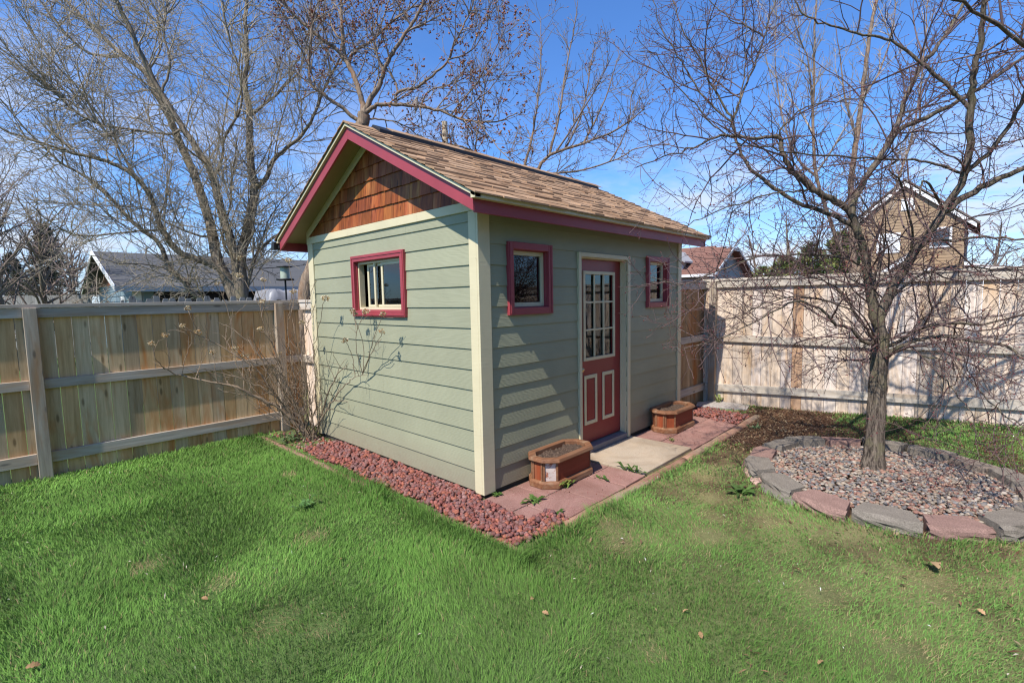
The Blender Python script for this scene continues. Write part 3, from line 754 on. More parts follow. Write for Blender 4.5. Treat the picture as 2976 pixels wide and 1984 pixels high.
# shingled roof
m = MB(); sl = math.atan(0.518); nrm = {0: (0, -math.sin(sl), math.cos(sl)), 1: (0, math.sin(sl), math.cos(sl))}
PALR = [(0.32, 0.20, 0.118), (0.37, 0.235, 0.14), (0.27, 0.162, 0.094), (0.40, 0.26, 0.16), (0.33, 0.21, 0.128)]
for sgn in (0, 1):
    yy = lambda y: y if not sgn else W-y
    P = [(-0.305, yy(-0.310), zt(-0.310)+0.0305), (-0.305, yy(-0.310), zt(-0.310)+0.036), (-0.305, W/2, zt(W/2)+0.036), (-0.305, W/2, zt(W/2)+0.0305)]
    m.prism(P, (L+0.61, 0, 0), (0.16, 0.105, 0.07))
    nrow = 16; dy = (W/2+0.315)/nrow
    for r in range(nrow):
        ya = -0.318+r*dy; x = -0.312
        while x < L+0.31:
            wd = random.uniform(0.07, 0.30); x1 = min(x+wd, L+0.312)
            th = random.choice((0.011, 0.016, 0.024)); yb = ya + random.uniform(-0.006, 0.006) - (0.006 if th > 0.012 else 0); yc = min(ya+dy+0.05, W/2)
            c = random.choice(PALR); k = random.uniform(0.8, 1.15); c = tuple(q*k for q in c)
            def pt(xx, y_, h): return (xx, yy(y_), zt(min(y_, W/2))+0.036+h)
            lo_ = [pt(x, yb, 0.0), pt(x1, yb, 0.0), pt(x1, yc, 0.0), pt(x, yc, 0.0)]; hi_ = [pt(x, yb, th), pt(x1, yb, th), pt(x1, yc, 0.003), pt(x, yc, 0.003)]
            if sgn: lo_ = lo_[::-1]; hi_ = hi_[::-1]
            m.hexa(lo_, hi_, c)
            x = x1
roof = m.build('roof', ASPHALT, shed)
m = MB()
for k in range(4):
    xa = 0.02+k*1.0; xb = xa+0.992
    for sgn in (0, 1):
        yy = lambda y: y if not sgn else W-y
        P = [(xa, yy(W/2-0.13), zt(W/2-0.13)+0.042), (xa, yy(W/2-0.13), zt(W/2-0.13)+0.082), (xa, W/2, zt(W/2)+0.088), (xa, W/2, zt(W/2)+0.042)]
        m.prism(P, (xb-xa, 0, 0))
rv = m.build('ridge_vent', BLACK, shed, bevel=0.004); rv.parent = roof
m = MB()
for k in range(18):
    xa = -0.31+k*0.247; xb = xa+0.262; dz = 0.091 if 0.0 < xa < 3.95 else 0.05
    c = random.choice(PALR)
    for sgn in (0, 1):
        yy = lambda y: y if not sgn else W-y
        P = [(xa, yy(W/2-0.125), zt(W/2-0.125)+dz-0.006), (xa, yy(W/2-0.125), zt(W/2-0.125)+dz), (xa, W/2, zt(W/2)+dz+0.002+0.004*(k % 2)), (xa, W/2, zt(W/2)+dz-0.006)]
        m.prism(P, (min(xb, L+0.31)-xa, 0, 0), tuple(q*0.9 for q in c))
rc = m.build('ridge_cap', ASPHALT, shed); rc.parent = roof

# windows of the shed
def window_front(o0, o1, z0, z1, hole, lab=None):
    m = MB(); t = 0.064; a, b_, c, d = o0, o1, z0, z1
    for bx in ((a, a+t, c, d), (b_-t, b_, c, d), (a+t, b_-t, d-t, d), (a+t, b_-t, c, c+t)): m.box(bx[0], bx[1], -0.042, -0.004, bx[2], bx[3])
    for bx in ((a+0.012, a+0.03, c+0.012, d-0.012), (b_-0.03, b_-0.012, c+0.012, d-0.012)): m.box(bx[0], bx[1], -0.048, -0.0425, bx[2], bx[3])
    # jambs
    m.box(hole[0]-0.004, hole[0]+0.008, -0.004, 0.09, hole[2], hole[3]); m.box(hole[1]-0.008, hole[1]+0.004, -0.004, 0.09, hole[2], hole[3])
    m.box(hole[0]+0.008, hole[1]-0.008, -0.004, 0.09, hole[3]-0.008, hole[3]+0.004); m.box(hole[0]+0.008, hole[1]-0.008, -0.004, 0.09, hole[2]-0.004, hole[2]+0.008)
    wn = m.build('window', RED, shed, bevel=0.003)
    x0, x1, q0, q1 = hole[0]+0.009, hole[1]-0.009, hole[2]+0.009, hole[3]-0.009; s = 0.038; m = MB()
    for bx in ((x0, x0+s, q0, q1), (x1-s, x1, q0, q1), (x0+s, x1-s, q1-s, q1), (x0+s, x1-s, q0, q0+s)): m.box(bx[0], bx[1], 0.018, 0.06, bx[2], bx[3])
    f = m.build('sash', CREAM, shed, bevel=0.003); f.parent = wn
    m = MB(); m.box(x0+s-0.004, x1-s+0.004, 0.036, 0.040, q0+s-0.004, q1-s+0.004); g = m.build('pane', GLASS, shed); g.parent = wn
window_front(0.325, 0.943, 1.542, 2.197, H1); window_front(2.837, 3.433, 1.542, 2.190, H2)
m = MB(); t = 0.064; a, b_, c, d = 1.045, 2.081, 1.529, 2.195
for bx in ((a, a+t, c, d), (b_-t, b_, c, d), (a+t, b_-t, d-t, d), (a+t, b_-t, c, c+t)): m.box(-0.042, -0.004, bx[0], bx[1], bx[2], bx[3])
for bx in ((a+0.012, a+0.03, c+0.012, d-0.012), (b_-0.03, b_-0.012, c+0.012, d-0.012), (a+0.03, b_-0.03, d-0.03, d-0.012), (a+0.03, b_-0.03, c+0.012, c+0.03)): m.box(-0.048, -0.0425, bx[0], bx[1], bx[2], bx[3])
hg = HG
m.box(-0.004, 0.09, hg[0]-0.004, hg[0]+0.008, hg[2], hg[3]); m.box(-0.004, 0.09, hg[1]-0.008, hg[1]+0.004, hg[2], hg[3]); m.box(-0.004, 0.09, hg[0]+0.008, hg[1]-0.008, hg[3]-0.008, hg[3]+0.004); m.box(-0.004, 0.09, hg[0]+0.008, hg[1]-0.008, hg[2]-0.004, hg[2]+0.008)
wn = m.build('window', RED, shed, bevel=0.003)
m = MB(); y0, y1, z0, z1 = hg[0]+0.009, hg[1]-0.009, hg[2]+0.009, hg[3]-0.009
m.box(0.01, 0.075, y0, y1, z0, z0+0.028); m.box(0.01, 0.075, y0, y1, z1-0.022, z1); m.box(0.01, 0.075, y0, y0+0.02, z0+0.028, z1-0.022); m.box(0.01, 0.075, y1-0.022, y1, z0+0.028, z1-0.022)
f = m.build('frame', CREAM, shed, bevel=0.002); f.parent = wn
def sash_y(ya, yb, x0, x1, nm='sash'):
    m = MB(); s = 0.032
    m.box(x0, x1, ya, ya+s, z0+0.030, z1-0.024); m.box(x0, x1, yb-s, yb, z0+0.030, z1-0.024); m.box(x0, x1, ya+s, yb-s, z0+0.030, z0+0.055); m.box(x0, x1, ya+s, yb-s, z1-0.052, z1-0.024)
    o = m.build(nm, CREAM, shed, bevel=0.002); o.parent = wn
    m = MB(); m.box((x0+x1)/2-0.002, (x0+x1)/2+0.002, ya+s-0.003, yb-s+0.003, z0+0.052, z1-0.049); g = m.build('pane', GLASS, shed); g.parent = wn
sash_y(y0+0.024, y0+0.43, 0.016, 0.036); sash_y(y0+0.37, y1-0.14, 0.042, 0.062)
m = MB(); m.box(0.014, 0.034, y0+0.545, y0+0.575, z0+0.0285, z1-0.0225); o = m.build('mullion', CREAM, shed, bevel=0.002); o.parent = wn

# door
m = MB(); m.box(1.385, 1.4315, -0.034, -0.002, -0.02, 2.162); m.box(2.3725, 2.428, -0.034, -0.002, -0.02, 2.162); m.box(1.4315, 2.3725, -0.034, -0.002, 2.1155, 2.162)
m.box(1.4265, 1.442, -0.0019, 0.10, -0.02, 2.1155); m.box(2.362, 2.3775, -0.0019, 0.10, -0.02, 2.1155); m.box(1.442, 2.362, -0.0019, 0.10, 2.104, 2.1185)
m.box(2.350, 2.3615, 0.045, 0.068, 0.05, 2.100); m.box(1.4425, 1.454, 0.045, 0.068, 0.05, 2.100)
m.build('door_frame', CREAM, shed, bevel=0.003)
m = MB(); m.box(1.443, 2.361, -0.03, 0.12, -0.03, 0.040); m.build('threshold', m_plain('grey_threshold', (0.17, 0.16, 0.17), 0.5), shed, bevel=0.004)
dx0, dx1, dz0, dz1 = 1.448, 2.356, 0.052, 2.100; m = MB()
gx0, gx1, gz0, gz1 = 1.625, 2.190, 1.020, 1.940
for (p, q, r, s) in split_rect(dx0, dx1, dz0, dz1, [(gx0, gx1, gz0, gz1)]): m.box(p, q, 0.070, 0.112, r, s)
door = m.build('door', DOORRED, shed)
m = MB(); t = 0.036
for bx in ((gx0-t, gx0, gz0-t, gz1+t), (gx1, gx1+t, gz0-t, gz1+t), (gx0, gx1, gz1, gz1+t), (gx0, gx1, gz0-t, gz0)): m.box(bx[0], bx[1], 0.056, 0.082, bx[2], bx[3])
for i in (1, 2):
    xx = gx0+(gx1-gx0)*i/3; m.box(xx-0.010, xx+0.010, 0.064, 0.080, gz0, gz1)
for j in (1, 2):
    zz = gz0+(gz1-gz0)*j/3
    for i in range(3):
        m.box(gx0+(gx1-gx0)*i/3+(0.0101 if i else 0), gx0+(gx1-gx0)*(i+1)/3-(0.0101 if i < 2 else 0), 0.065, 0.079, zz-0.010, zz+0.010)
f = m.build('glazing_bars', CREAM, shed, bevel=0.002); f.parent = door
m = MB(); m.box(gx0-0.003, gx1+0.003, 0.086, 0.090, gz0-0.003, gz1+0.003); g = m.build('pane', GLASS, shed); g.parent = door
for (xa, xb) in ((1.600, 1.852), (1.962, 2.212)):
    m = MB(); za, zb, t = 0.262, 0.822, 0.040
    for bx in ((xa, xa+t, za, zb), (xb-t, xb, za, zb), (xa+t, xb-t, zb-t, zb), (xa+t, xb-t, za, za+t)): m.box(bx[0], bx[1], 0.060, 0.0695, bx[2], bx[3])
    f = m.build('panel_trim', CREAM, shed, bevel=0.003); f.parent = door
    m = MB(); m.box(xa+t+0.012, xb-t-0.012, 0.0635, 0.0695, za+t+0.012, zb-t-0.012); f = m.build('raised_panel', DOORRED, shed, bevel=0.005); f.parent = door
V, F = ICO2
me = np_mesh('door_knob', V*np.array([0.026, 0.022, 0.026])+np.array([1.505, 0.020, 0.905]), [F], m_plain('brass', (0.6, 0.45, 0.25), 0.25, 1.0), smooth=True)
o = link(bpy.data.objects.new('door_knob', me), door)
m = MB(); m.box(1.498, 1.512, 0.030, 0.0695, 0.898, 0.912); o = m.build('knob_stem', BLACK, shed); o.parent = door

# things on the shed
fl = empty('floodlight', (-0.26, W+0.25, 2.42), 'small black floodlight fixed under the far left eave', 'floodlight')
m = MB(); m.hexa([(-0.33, W+0.30, 2.37), (-0.21, W+0.30, 2.37), (-0.21, W+0.40, 2.38), (-0.33, W+0.40, 2.38)], [(-0.33, W+0.28, 2.47), (-0.21, W+0.28, 2.47), (-0.21, W+0.36, 2.48), (-0.33, W+0.36, 2.48)]); keep(m.build('lamp_head', BLACK, None, bevel=0.008), fl)
m = MB(); m.box(-0.28, -0.25, W+0.246, W+0.30, 2.39, 2.43); keep(m.build('bracket', BLACK, None, bevel=0.004), fl)

# ------------------------------------------------------------------ tubes (branches, wires)
class Tubes:
    def __init__(s): s.V = []; s.F = {}; s.n = 0; s.tips = []
    def add(s, P, R, k=3, rough=0.0, seed=0):
        P = np.asarray(P, float); R = np.asarray(R, float); n = len(P)
        T = np.gradient(P, axis=0); T /= np.maximum(np.linalg.norm(T, axis=1, keepdims=True), 1e-9)
        ref = np.array([0.31, 0.57, 0.76]); md = P[-1]-P[0]; md = md/max(np.linalg.norm(md), 1e-9)
        if abs(md@ref) > 0.85: ref = np.array([0.9, -0.4, 0.1])
        U = np.cross(T, ref); U /= np.maximum(np.linalg.norm(U, axis=1, keepdims=True), 1e-9); Wv = np.cross(T, U)
        a = np.arange(k)*2*np.pi/k
        ring_ = P[:, None, :] + R[:, None, None]*(np.cos(a)[None, :, None]*U[:, None, :] + np.sin(a)[None, :, None]*Wv[:, None, :])
        if rough:
            rg = np.random.default_rng(seed); e = rg.normal(size=k); q = rg.normal(size=(n, k))*0.6 + e[None, :]*0.9
            q = q + np.roll(q, 1, 0)*0.5
            ring_ = P[:, None, :] + (ring_-P[:, None, :])*(1+rough*q)[:, :, None]
        key = (n, k)
        if key not in _pat:
            i = np.arange(n-1)[:, None]; j = np.arange(k)[None, :]
            _pat[key] = np.stack([i*k+j, i*k+(j+1) % k, (i+1)*k+(j+1) % k, (i+1)*k+j], -1).reshape(-1, 4)
        s.V.append(ring_.reshape(-1, 3)); s.F.setdefault(4, []).append(_pat[key]+s.n); s.n += n*k
    def mesh(s, name, mat):
        return np_mesh(name, np.concatenate(s.V), [np.concatenate(s.F[4])], mat, smooth=True)
    def obj(s, name, mat, root=None):
        o = link(bpy.data.objects.new(name, s.mesh(name, mat)))
        if root is not None: keep(o, root)
        return o
_pat = {}
def smooth_path(P, m=4):
    """Catmull-Rom through the points"""
    P = np.asarray(P, float); Q = np.vstack([2*P[0]-P[1], P, 2*P[-1]-P[-2]]); out = []
    for i in range(1, len(Q)-2):
        for t in np.linspace(0, 1, m, endpoint=False):
            out.append(0.5*((2*Q[i]) + (-Q[i-1]+Q[i+1])*t + (2*Q[i-1]-5*Q[i]+4*Q[i+1]-Q[i+2])*t*t + (-Q[i-1]+3*Q[i]-3*Q[i+1]+Q[i+2])*t**3))
    out.append(P[-1]); return np.array(out)
def grow(T, P, R, lvl, cfg, rng, tips=None):
    if lvl >= len(cfg): return
    c = cfg[lvl]
    seg = np.linalg.norm(np.diff(P, axis=0), axis=1); cum = np.concatenate([[0], np.cumsum(seg)]); Lg = cum[-1]
    n = rng.poisson(c['dens']*Lg*(1-c['t0'])) + c.get('min', 0)
    az = rng.uniform(0, 6.28)
    for i in range(n):
        t = rng.uniform(c['t0'], 1.0)*Lg; k = min(np.searchsorted(cum, t), len(P)-1); k = max(k, 1)
        f = (t-cum[k-1])/max(seg[k-1], 1e-9); pos = P[k-1]*(1-f)+P[k]*f; r = R[k-1]*(1-f)+R[k]*f
        tan = P[k]-P[k-1]; tan = tan/max(np.linalg.norm(tan), 1e-9)
        az += 2.4+rng.normal()*0.5
        u = np.cross(tan, (0.3, 0.2, 0.93)); u /= max(np.linalg.norm(u), 1e-6); v = np.cross(tan, u)
        an = Rr(rng.uniform(*c['ang'])); d = tan*math.cos(an) + (u*math.cos(az)+v*math.sin(az))*math.sin(an)
        d = d + np.array([0, 0, c['up']]); d /= np.linalg.norm(d)
        ln = c['len']*rng.uniform(0.45, 1.25)*(1.15-0.6*t/Lg); ns = c['seg']
        Q = [pos]; w_ = c.get('wob', 0.15)
        for q in range(ns):
            d = d + rng.normal(size=3)*w_ + np.array([0, 0, c.get('curve', 0.0)]); d /= np.linalg.norm(d); Q.append(Q[-1]+d*ln/ns)
        Q = np.array(Q); r0 = min(r*0.75, c['r']); RR = np.linspace(r0, max(c['tip'], r0*0.25), ns+1)
        T[min(lvl, len(T)-1)].add(Q, RR, c.get('k', 3))
        if tips is not None and (lvl >= c.get('tipl', len(cfg)-1)): tips.append((Q[-1], d))
        grow(T, Q, RR, lvl+1, cfg, rng, tips)
def pix_limbs(specs, dep0):
    """specs: name -> (parent, [(px,py)...], end depth, r0, r1); returns 3-D polylines; each limb starts on its parent"""
    out = {}
    for nm, (par, px, d1, r0, r1) in specs.items():
        px = np.array(px, float)
        if par is None:
            d0 = dep0; first = None
        else:
            Pp, pp, dd = out[par][0], out[par][2], out[par][3]
            k = np.argmin(np.hypot(pp[:, 0]-px[0, 0], pp[:, 1]-px[0, 1])); d0 = dd[k]; first = Pp[k]
        cs = np.concatenate([[0], np.cumsum(np.hypot(*np.diff(px, axis=0).T))]); cs /= cs[-1]
        dep = d0 + (d1-d0)*cs**1.2
        P = np.array([at(p[0], p[1], q) for p, q in zip(px, dep)])
        if first is not None: P[0] = first
        Ps = smooth_path(P, 4); pp = smooth_path(np.column_stack([px, dep]), 4)
        Rs = r0 + (r1-r0)*np.linspace(0, 1, len(Ps))**0.8
        out[nm] = (Ps, Rs, pp[:, :2], pp[:, 2])
    return out
def bits(name, pts, size, mat, cols, rng, root, n_face=2, stretch=1.0):
    """small bud or bloom clumps: little crossed lozenges"""
    n = len(pts); V = []; F = []
    c = np.array([p for p, d in pts]); d = np.array([q for p, q in pts])
    O = np.array([(1, 0, 0), (-1, 0, 0), (0, 1, 0), (0, -1, 0), (0, 0, 1), (0, 0, -1)], float)
    FO = np.array([(0, 2, 4), (2, 1, 4), (1, 3, 4), (3, 0, 4), (2, 0, 5), (1, 2, 5), (3, 1, 5), (0, 3, 5)])
    rep = n_face
    cc = np.repeat(c, rep, 0) + rng.normal(size=(n*rep, 3))*size*(0.9 if rep > 1 else 0.0)
    sz = size*rng.uniform(0.5, 1.2, (n*rep, 1, 3)); sz[:, :, 2] *= stretch
    K = np.einsum('nij,nvj->nvi', rot_rand(rng, n*rep), O[None]*sz) + cc[:, None, :]
    FF = FO[None] + (np.arange(n*rep)*6)[:, None, None]
    t = np.repeat(np.array(cols)[rng.integers(0, len(cols), n*rep)][:, None, :], 6, 1)*rng.uniform(0.7, 1.3, (n*rep, 1, 1))
    me = np_mesh(name, K.reshape(-1, 3), [FF.reshape(-1, 3)], mat, t.reshape(-1, 3))
    return keep(link(bpy.data.objects.new(name, me)), root)

# ------------------------------------------------------------------ crabapple in the ring
def z8(*p): return [(1422.6+x/2.2042, y/2.2042) for x, y in p]
def z5(*p): return [(1541.1+x/2.0878, 553.2+y/2.0878) for x, y in p]
CA = {
 'trunk': (None, [(2004, 1085), (2010, 1010), (2013, 930), (2018, 850), (2022, 790), (2024, 765)], 4.56, 0.078, 0.066),
 'A': ('trunk', [(2022, 790)] + z8((1330, 1560), (1480, 1300), (1560, 1200), (1640, 1070), (1750, 880), (1780, 560), (1790, 400), (1830, 200), (1850, 0), (1860, -160)), 3.75, 0.0483, 0.0139),
 'A2': ('A', z8((1770, 880), (1860, 780), (1960, 650), (2049, 480), (2140, 250), (2220, 0)), 3.5, 0.0223, 0.0089),
 'A3': ('A', z8((1650, 1060), (1760, 990), (1900, 920), (2049, 850), (2300, 760), (2600, 640)), 3.9, 0.0334, 0.0139),
 'A4': ('A', z8((1540, 1235), (1700, 1215), (1900, 1200), (2049, 1215), (2300, 1260)), 3.5, 0.0148, 0.0059),
 'B': ('trunk', [(2020, 780)] + z8((1280, 1560), (1250, 1350), (1210, 1180), (1160, 1060), (1070, 1010), (980, 960), (900, 890), (850, 830), (820, 760), (815, 700), (770, 690), (700, 700), (560, 690), (470, 700), (400, 740), (270, 780), (80, 850)), 4.1, 0.0427, 0.0040),
 'B2': ('B', z8((815, 700), (820, 650), (870, 600), (950, 540), (1060, 520), (1250, 490)), 3.9, 0.0093, 0.0040),
 'C': ('B', z8((1215, 1190), (1200, 1150), (1050, 1080), (900, 1020), (780, 950), (680, 870), (620, 780), (585, 700), (570, 620), (520, 520), (440, 380), (370, 230), (320, 150), (270, 0)), 4.6, 0.0241, 0.0050),
 'C2': ('C', z8((572, 620), (600, 545), (650, 420), (700, 300), (745, 150), (790, 0), (830, -150)), 4.9, 0.0121, 0.0050),
 'C3': ('C', z8((565, 620), (460, 530), (360, 390), (300, 280), (220, 160), (170, 0)), 4.5, 0.0093, 0.0040),
 'C4': ('C2', z8((600, 545), (630, 400), (640, 200), (630, 0)), 4.7, 0.0074, 0.0040),
 'C5': ('C', z8((585, 690), (480, 640), (380, 520), (280, 420), (180, 280), (110, 260)), 4.3, 0.0074, 0.0030),
 'D': ('B', z8((1175, 1080), (1190, 1000), (1260, 880), (1350, 740), (1410, 620), (1450, 500), (1520, 350), (1600, 250), (1680, 130), (1740, 20), (1790, -100)), 4.9, 0.0316, 0.0119),
 'D2': ('D', z8((1350, 740), (1430, 650), (1560, 590), (1720, 510), (1850, 430), (1960, 350), (2049, 280), (2300, 80)), 4.6, 0.0241, 0.0119),
 'E': ('A', z8((1780, 545), (1650, 420), (1550, 340), (1500, 290), (1420, 230), (1320, 190), (1200, 165), (1070, 130), (950, 90), (890, 0)), 4.1, 0.0167, 0.0059),
 'F': ('A', z8((1740, 880), (1600, 830), (1500, 810), (1300, 800), (1100, 790), (850, 770), (700, 740), (560, 720)), 3.6, 0.0130, 0.0040),
 'G': ('C2', z8((740, 190), (640, 130), (560, 95), (450, 0)), 4.8, 0.0084, 0.0040),
 'H': ('A3', z8((2300, 760), (2330, 560), (2200, 330), (2049, 220), (1880, 110), (1680, 0)), 3.4, 0.0204, 0.0099),
 'I': ('A', z8((1470, 1310), (1480, 1210), (1440, 960), (1360, 860)), 3.9, 0.0148, 0.0050),
 'I2': ('A', z8((1640, 1070), (1590, 960), (1540, 920), (1530, 1000)), 3.8, 0.0130, 0.0059),
 'J': ('trunk', [(2018, 790)] + z5((920, 480), (860, 420), (800, 400), (720, 330), (620, 290), (500, 330), (380, 400), (220, 470), (60, 520)), 3.9, 0.0204, 0.0030),
 'K': ('trunk', [(2018, 782)] + z5((940, 430), (870, 330), (800, 230), (700, 180), (560, 150), (420, 170), (300, 230)), 4.9, 0.0130, 0.0030),
 'K2': ('K', z5((880, 340), (760, 290), (600, 270), (450, 300), (330, 360), (200, 380)), 4.5, 0.0084, 0.0030),
 'Lb': ('trunk', [(2024, 826)] + z5((1040, 550), (1100, 500), (1200, 470), (1300, 455), (1450, 480), (1600, 500), (1690, 560), (1800, 600)), 3.7, 0.0241, 0.0079),
 'Mb': ('trunk', [(2024, 800)] + z5((1060, 500), (1200, 420), (1350, 390), (1500, 400), (1690, 350), (1850, 300)), 4.6, 0.0204, 0.0079),
 'Nb': ('Lb', z5((1130, 490), (1200, 550), (1300, 650), (1370, 740), (1440, 820), (1460, 920), (1480, 1060)), 3.75, 0.0093, 0.0030),
 'N2': ('Nb', z5((1200, 550), (1350, 590), (1450, 690), (1600, 840), (1693, 880), (1780, 900)), 3.5, 0.0074, 0.0040),
 'N3': ('N2', z5((1693, 880), (1650, 950), (1590, 1000), (1480, 1090), (1400, 1200)), 3.45, 0.0046, 0.0020),
 'O': ('trunk', [(2022, 775)] + z8((1300, 1540), (1290, 1400), (1340, 1250), (1280, 1100), (1200, 960)), 5.2, 0.0204, 0.0050),
 'P': ('B', z8((1250, 1350), (1100, 1300), (900, 1290), (700, 1310), (500, 1370), (330, 1440), (150, 1400)), 4.2, 0.0130, 0.0030),
 'Q': ('B', z8((985, 960), (940, 965), (850, 970), (700, 1000), (520, 1060), (380, 1120), (300, 1170)), 4.3, 0.0111, 0.0030),
 'S': ('trunk', [(2024, 770), (2040, 700), (2100, 640), (2200, 610), (2300, 620), (2400, 600)], 5.1, 0.0167, 0.0059),
}
def crabapple():
    base = at(2004, 1078, 4.56)
    root = empty('crabapple_tree', tuple(base), 'bare crabapple tree with dark spreading limbs in the stone ring', 'tree')
    limbs = pix_limbs(CA, 4.56); rng = np.random.default_rng(3)
    T0 = Tubes(); Tc = [Tubes()]; tips = []
    P, R, _, _ = limbs['trunk']; R = R.copy(); R[:5] *= np.array([1.55, 1.25, 1.10, 1.04, 1.0])
    P = P.copy(); P[0, 2] -= 0.05
    Pd = smooth_path(P, 3); Rd = np.interp(np.linspace(0, 1, len(Pd)), np.linspace(0, 1, len(R)), R)
    T0.add(Pd, Rd, 26, 0.045, 4)
    cfg = [dict(dens=3.7, t0=0.12, ang=(35, 88), up=0.12, len=1.15, seg=9, r=0.0090, tip=0.0028, wob=0.13, curve=0.012, k=5, tipl=0),
           dict(dens=8.0, t0=0.08, ang=(30, 80), up=0.12, len=0.48, seg=6, r=0.0048, tip=0.0020, wob=0.13, curve=0.02, k=3, tipl=1),
           dict(dens=8.0, t0=0.1, ang=(30, 80), up=0.10, len=0.22, seg=4, r=0.0032, tip=0.0019, wob=0.18, curve=0.02, tipl=2),
           dict(dens=9, t0=0.05, ang=(40, 80), up=0.15, len=0.05, seg=2, r=0.0024, tip=0.0018, wob=0.2, tipl=3)]
    for nm, (P, R, _, _) in limbs.items():
        if nm == 'trunk': continue
        Pj = P + np.vstack([np.zeros((1, 3)), rng.normal(size=(len(P)-1, 3))*0.006])
        T0.add(Pj, R, 8 if R[0] > 0.02 else 6)
        # end shoot beyond the traced tip
        grow(Tc, Pj, R, 0, cfg, rng, tips)
        grow(Tc, Pj, R, 1, [cfg[0]] + [dict(cfg[1], dens=7.0)] + cfg[2:], rng, tips)
    Pt, Rt = limbs['trunk'][0][-10:], limbs['trunk'][1][-10:]
    grow(Tc, Pt, Rt, 0, [dict(cfg[0], dens=0, min=11, t0=0.2, ang=(55, 100), up=0.05, len=1.55, r=0.011, curve=-0.012), dict(cfg[1], up=0.0)] + cfg[2:], rng, tips)
    for nm in ('J', 'K', 'K2', 'Lb', 'Mb', 'Nb', 'N2', 'P', 'S'):
        grow(Tc, limbs[nm][0], limbs[nm][1], 0, [dict(cfg[0], dens=1.5, up=-0.05, len=0.95, curve=-0.015), dict(cfg[1], up=0.0)] + cfg[2:], rng, tips)
    T0.obj('trunk', BARK_A, root); Tc[0].obj('crown', TWIG_A, root)
    tips = [t for t in tips if rng.random() < 0.45]
    bits('buds', tips, 0.0058, BUD_A, [(1, 1, 1)], rng, root, 1, 1.6)['kind'] = 'stuff'
    print('crab tubes', T0.n, Tc[0].n, len(tips))
crabapple()

# ------------------------------------------------------------------ big trees behind the fence
def z6(*p): return [(x/2.204, y/2.204) for x, y in p]
WI = {
 'trunk': (None, [(572, 810), (566, 780), (560, 745), (556, 720)], 10.5, 0.28, 0.22),
 'w4': ('trunk', z6((1225, 1470), (1190, 1300), (1140, 1130), (1100, 980), (1070, 870), (1010, 770), (930, 650), (870, 560), (800, 440), (720, 290), (670, 170), (600, 30), (570, -80)), 9.8, 0.092, 0.034),
 'w3': ('trunk', z6((1190, 1460), (1110, 1330), (1080, 1200), (1050, 1080), (1000, 930), (960, 820), (900, 700), (850, 580), (790, 480), (740, 370), (600, 260), (500, 170), (400, 70), (330, 0), (250, -90)), 11.5, 0.113, 0.024),
 'w1': ('trunk', z6((1200, 1470), (1150, 1400), (1080, 1340), (1000, 1310), (900, 1270), (820, 1160), (760, 1000), (690, 900), (600, 840), (480, 800), (350, 770), (200, 720), (0, 650), (-150, 600)), 9.0, 0.089, 0.012),
 'w2': ('trunk', z6((1180, 1500), (1000, 1500), (930, 1420), (850, 1350), (810, 1240), (700, 1150), (600, 1050), (520, 960), (430, 890), (300, 820), (200, 720), (100, 620), (0, 500)), 9.6, 0.069, 0.010),
 'w5': ('trunk', z6((1240, 1450), (1220, 1300), (1260, 1120), (1290, 960), (1270, 850), (1265, 700), (1260, 560), (1240, 430), (1250, 300), (1240, 100), (1255, -60)), 11.3, 0.119, 0.034),
 'w6': ('w5', z6((1290, 960), (1350, 900), (1380, 820), (1450, 750), (1530, 680), (1600, 560), (1650, 430), (1720, 300)), 10.6, 0.060, 0.020),
 'w7': ('trunk', z6((1240, 1440), (1290, 1310), (1350, 1230), (1420, 1180), (1500, 1160), (1580, 1130)), 11.2, 0.044, 0.014),
 'w8': ('w5', z6((1262, 600), (1400, 480), (1450, 430), (1520, 350), (1560, 200), (1580, 60)), 12.0, 0.032, 0.014),
 'w9': ('w4', z6((920, 650), (850, 680), (700, 660), (500, 630), (350, 540), (200, 400), (50, 280), (-60, 200)), 9.2, 0.030, 0.008),
 'w10': ('w3', z6((640, 290), (450, 270), (300, 130), (200, 0), (140, -80)), 11.2, 0.030, 0.014),
 'w11': ('w4', z6((1085, 880), (1120, 820), (1140, 700), (1220, 540), (1210, 360), (1150, 160), (1130, 0)), 9.4, 0.032, 0.014),
 'w12': ('w3', z6((1060, 1190), (1000, 1190), (850, 1130), (750, 1060), (560, 1040), (350, 1030), (150, 1010)), 9.6, 0.027, 0.007),
 'w13': ('w1', z6((830, 1170), (700, 1170), (520, 1190), (380, 1190), (250, 1120), (120, 1000)), 8.8, 0.024, 0.007),
 'w14': ('w4', z6((820, 470), (860, 330), (830, 160), (850, 0)), 10.3, 0.027, 0.014),
 'w15': ('w1', z6((700, 910), (560, 700), (420, 560), (260, 460), (80, 330), (0, 260)), 9.6, 0.027, 0.008),
 'w16': ('w9', z6((500, 630), (420, 480), (260, 300), (120, 100), (60, -20)), 9.6, 0.019, 0.008),
 'w17': ('w2', z6((930, 1420), (880, 1380), (760, 1340), (600, 1330), (450, 1290)), 8.9, 0.018, 0.006),
 'w18': ('w5', z6((1225, 1330), (1130, 1230), (1160, 1050), (1180, 880), (1200, 700)), 9.9, 0.030, 0.010),
 'w19': ('w7', z6((1300, 1300), (1380, 1080), (1480, 960), (1560, 900)), 11.8, 0.018, 0.007),
 'w20': ('w3', z6((740, 370), (820, 220), (740, 60), (720, -40)), 12.4, 0.024, 0.010),
}
def z7(*p): return [(632.3+x/2.7054, y/2.7054) for x, y in p]
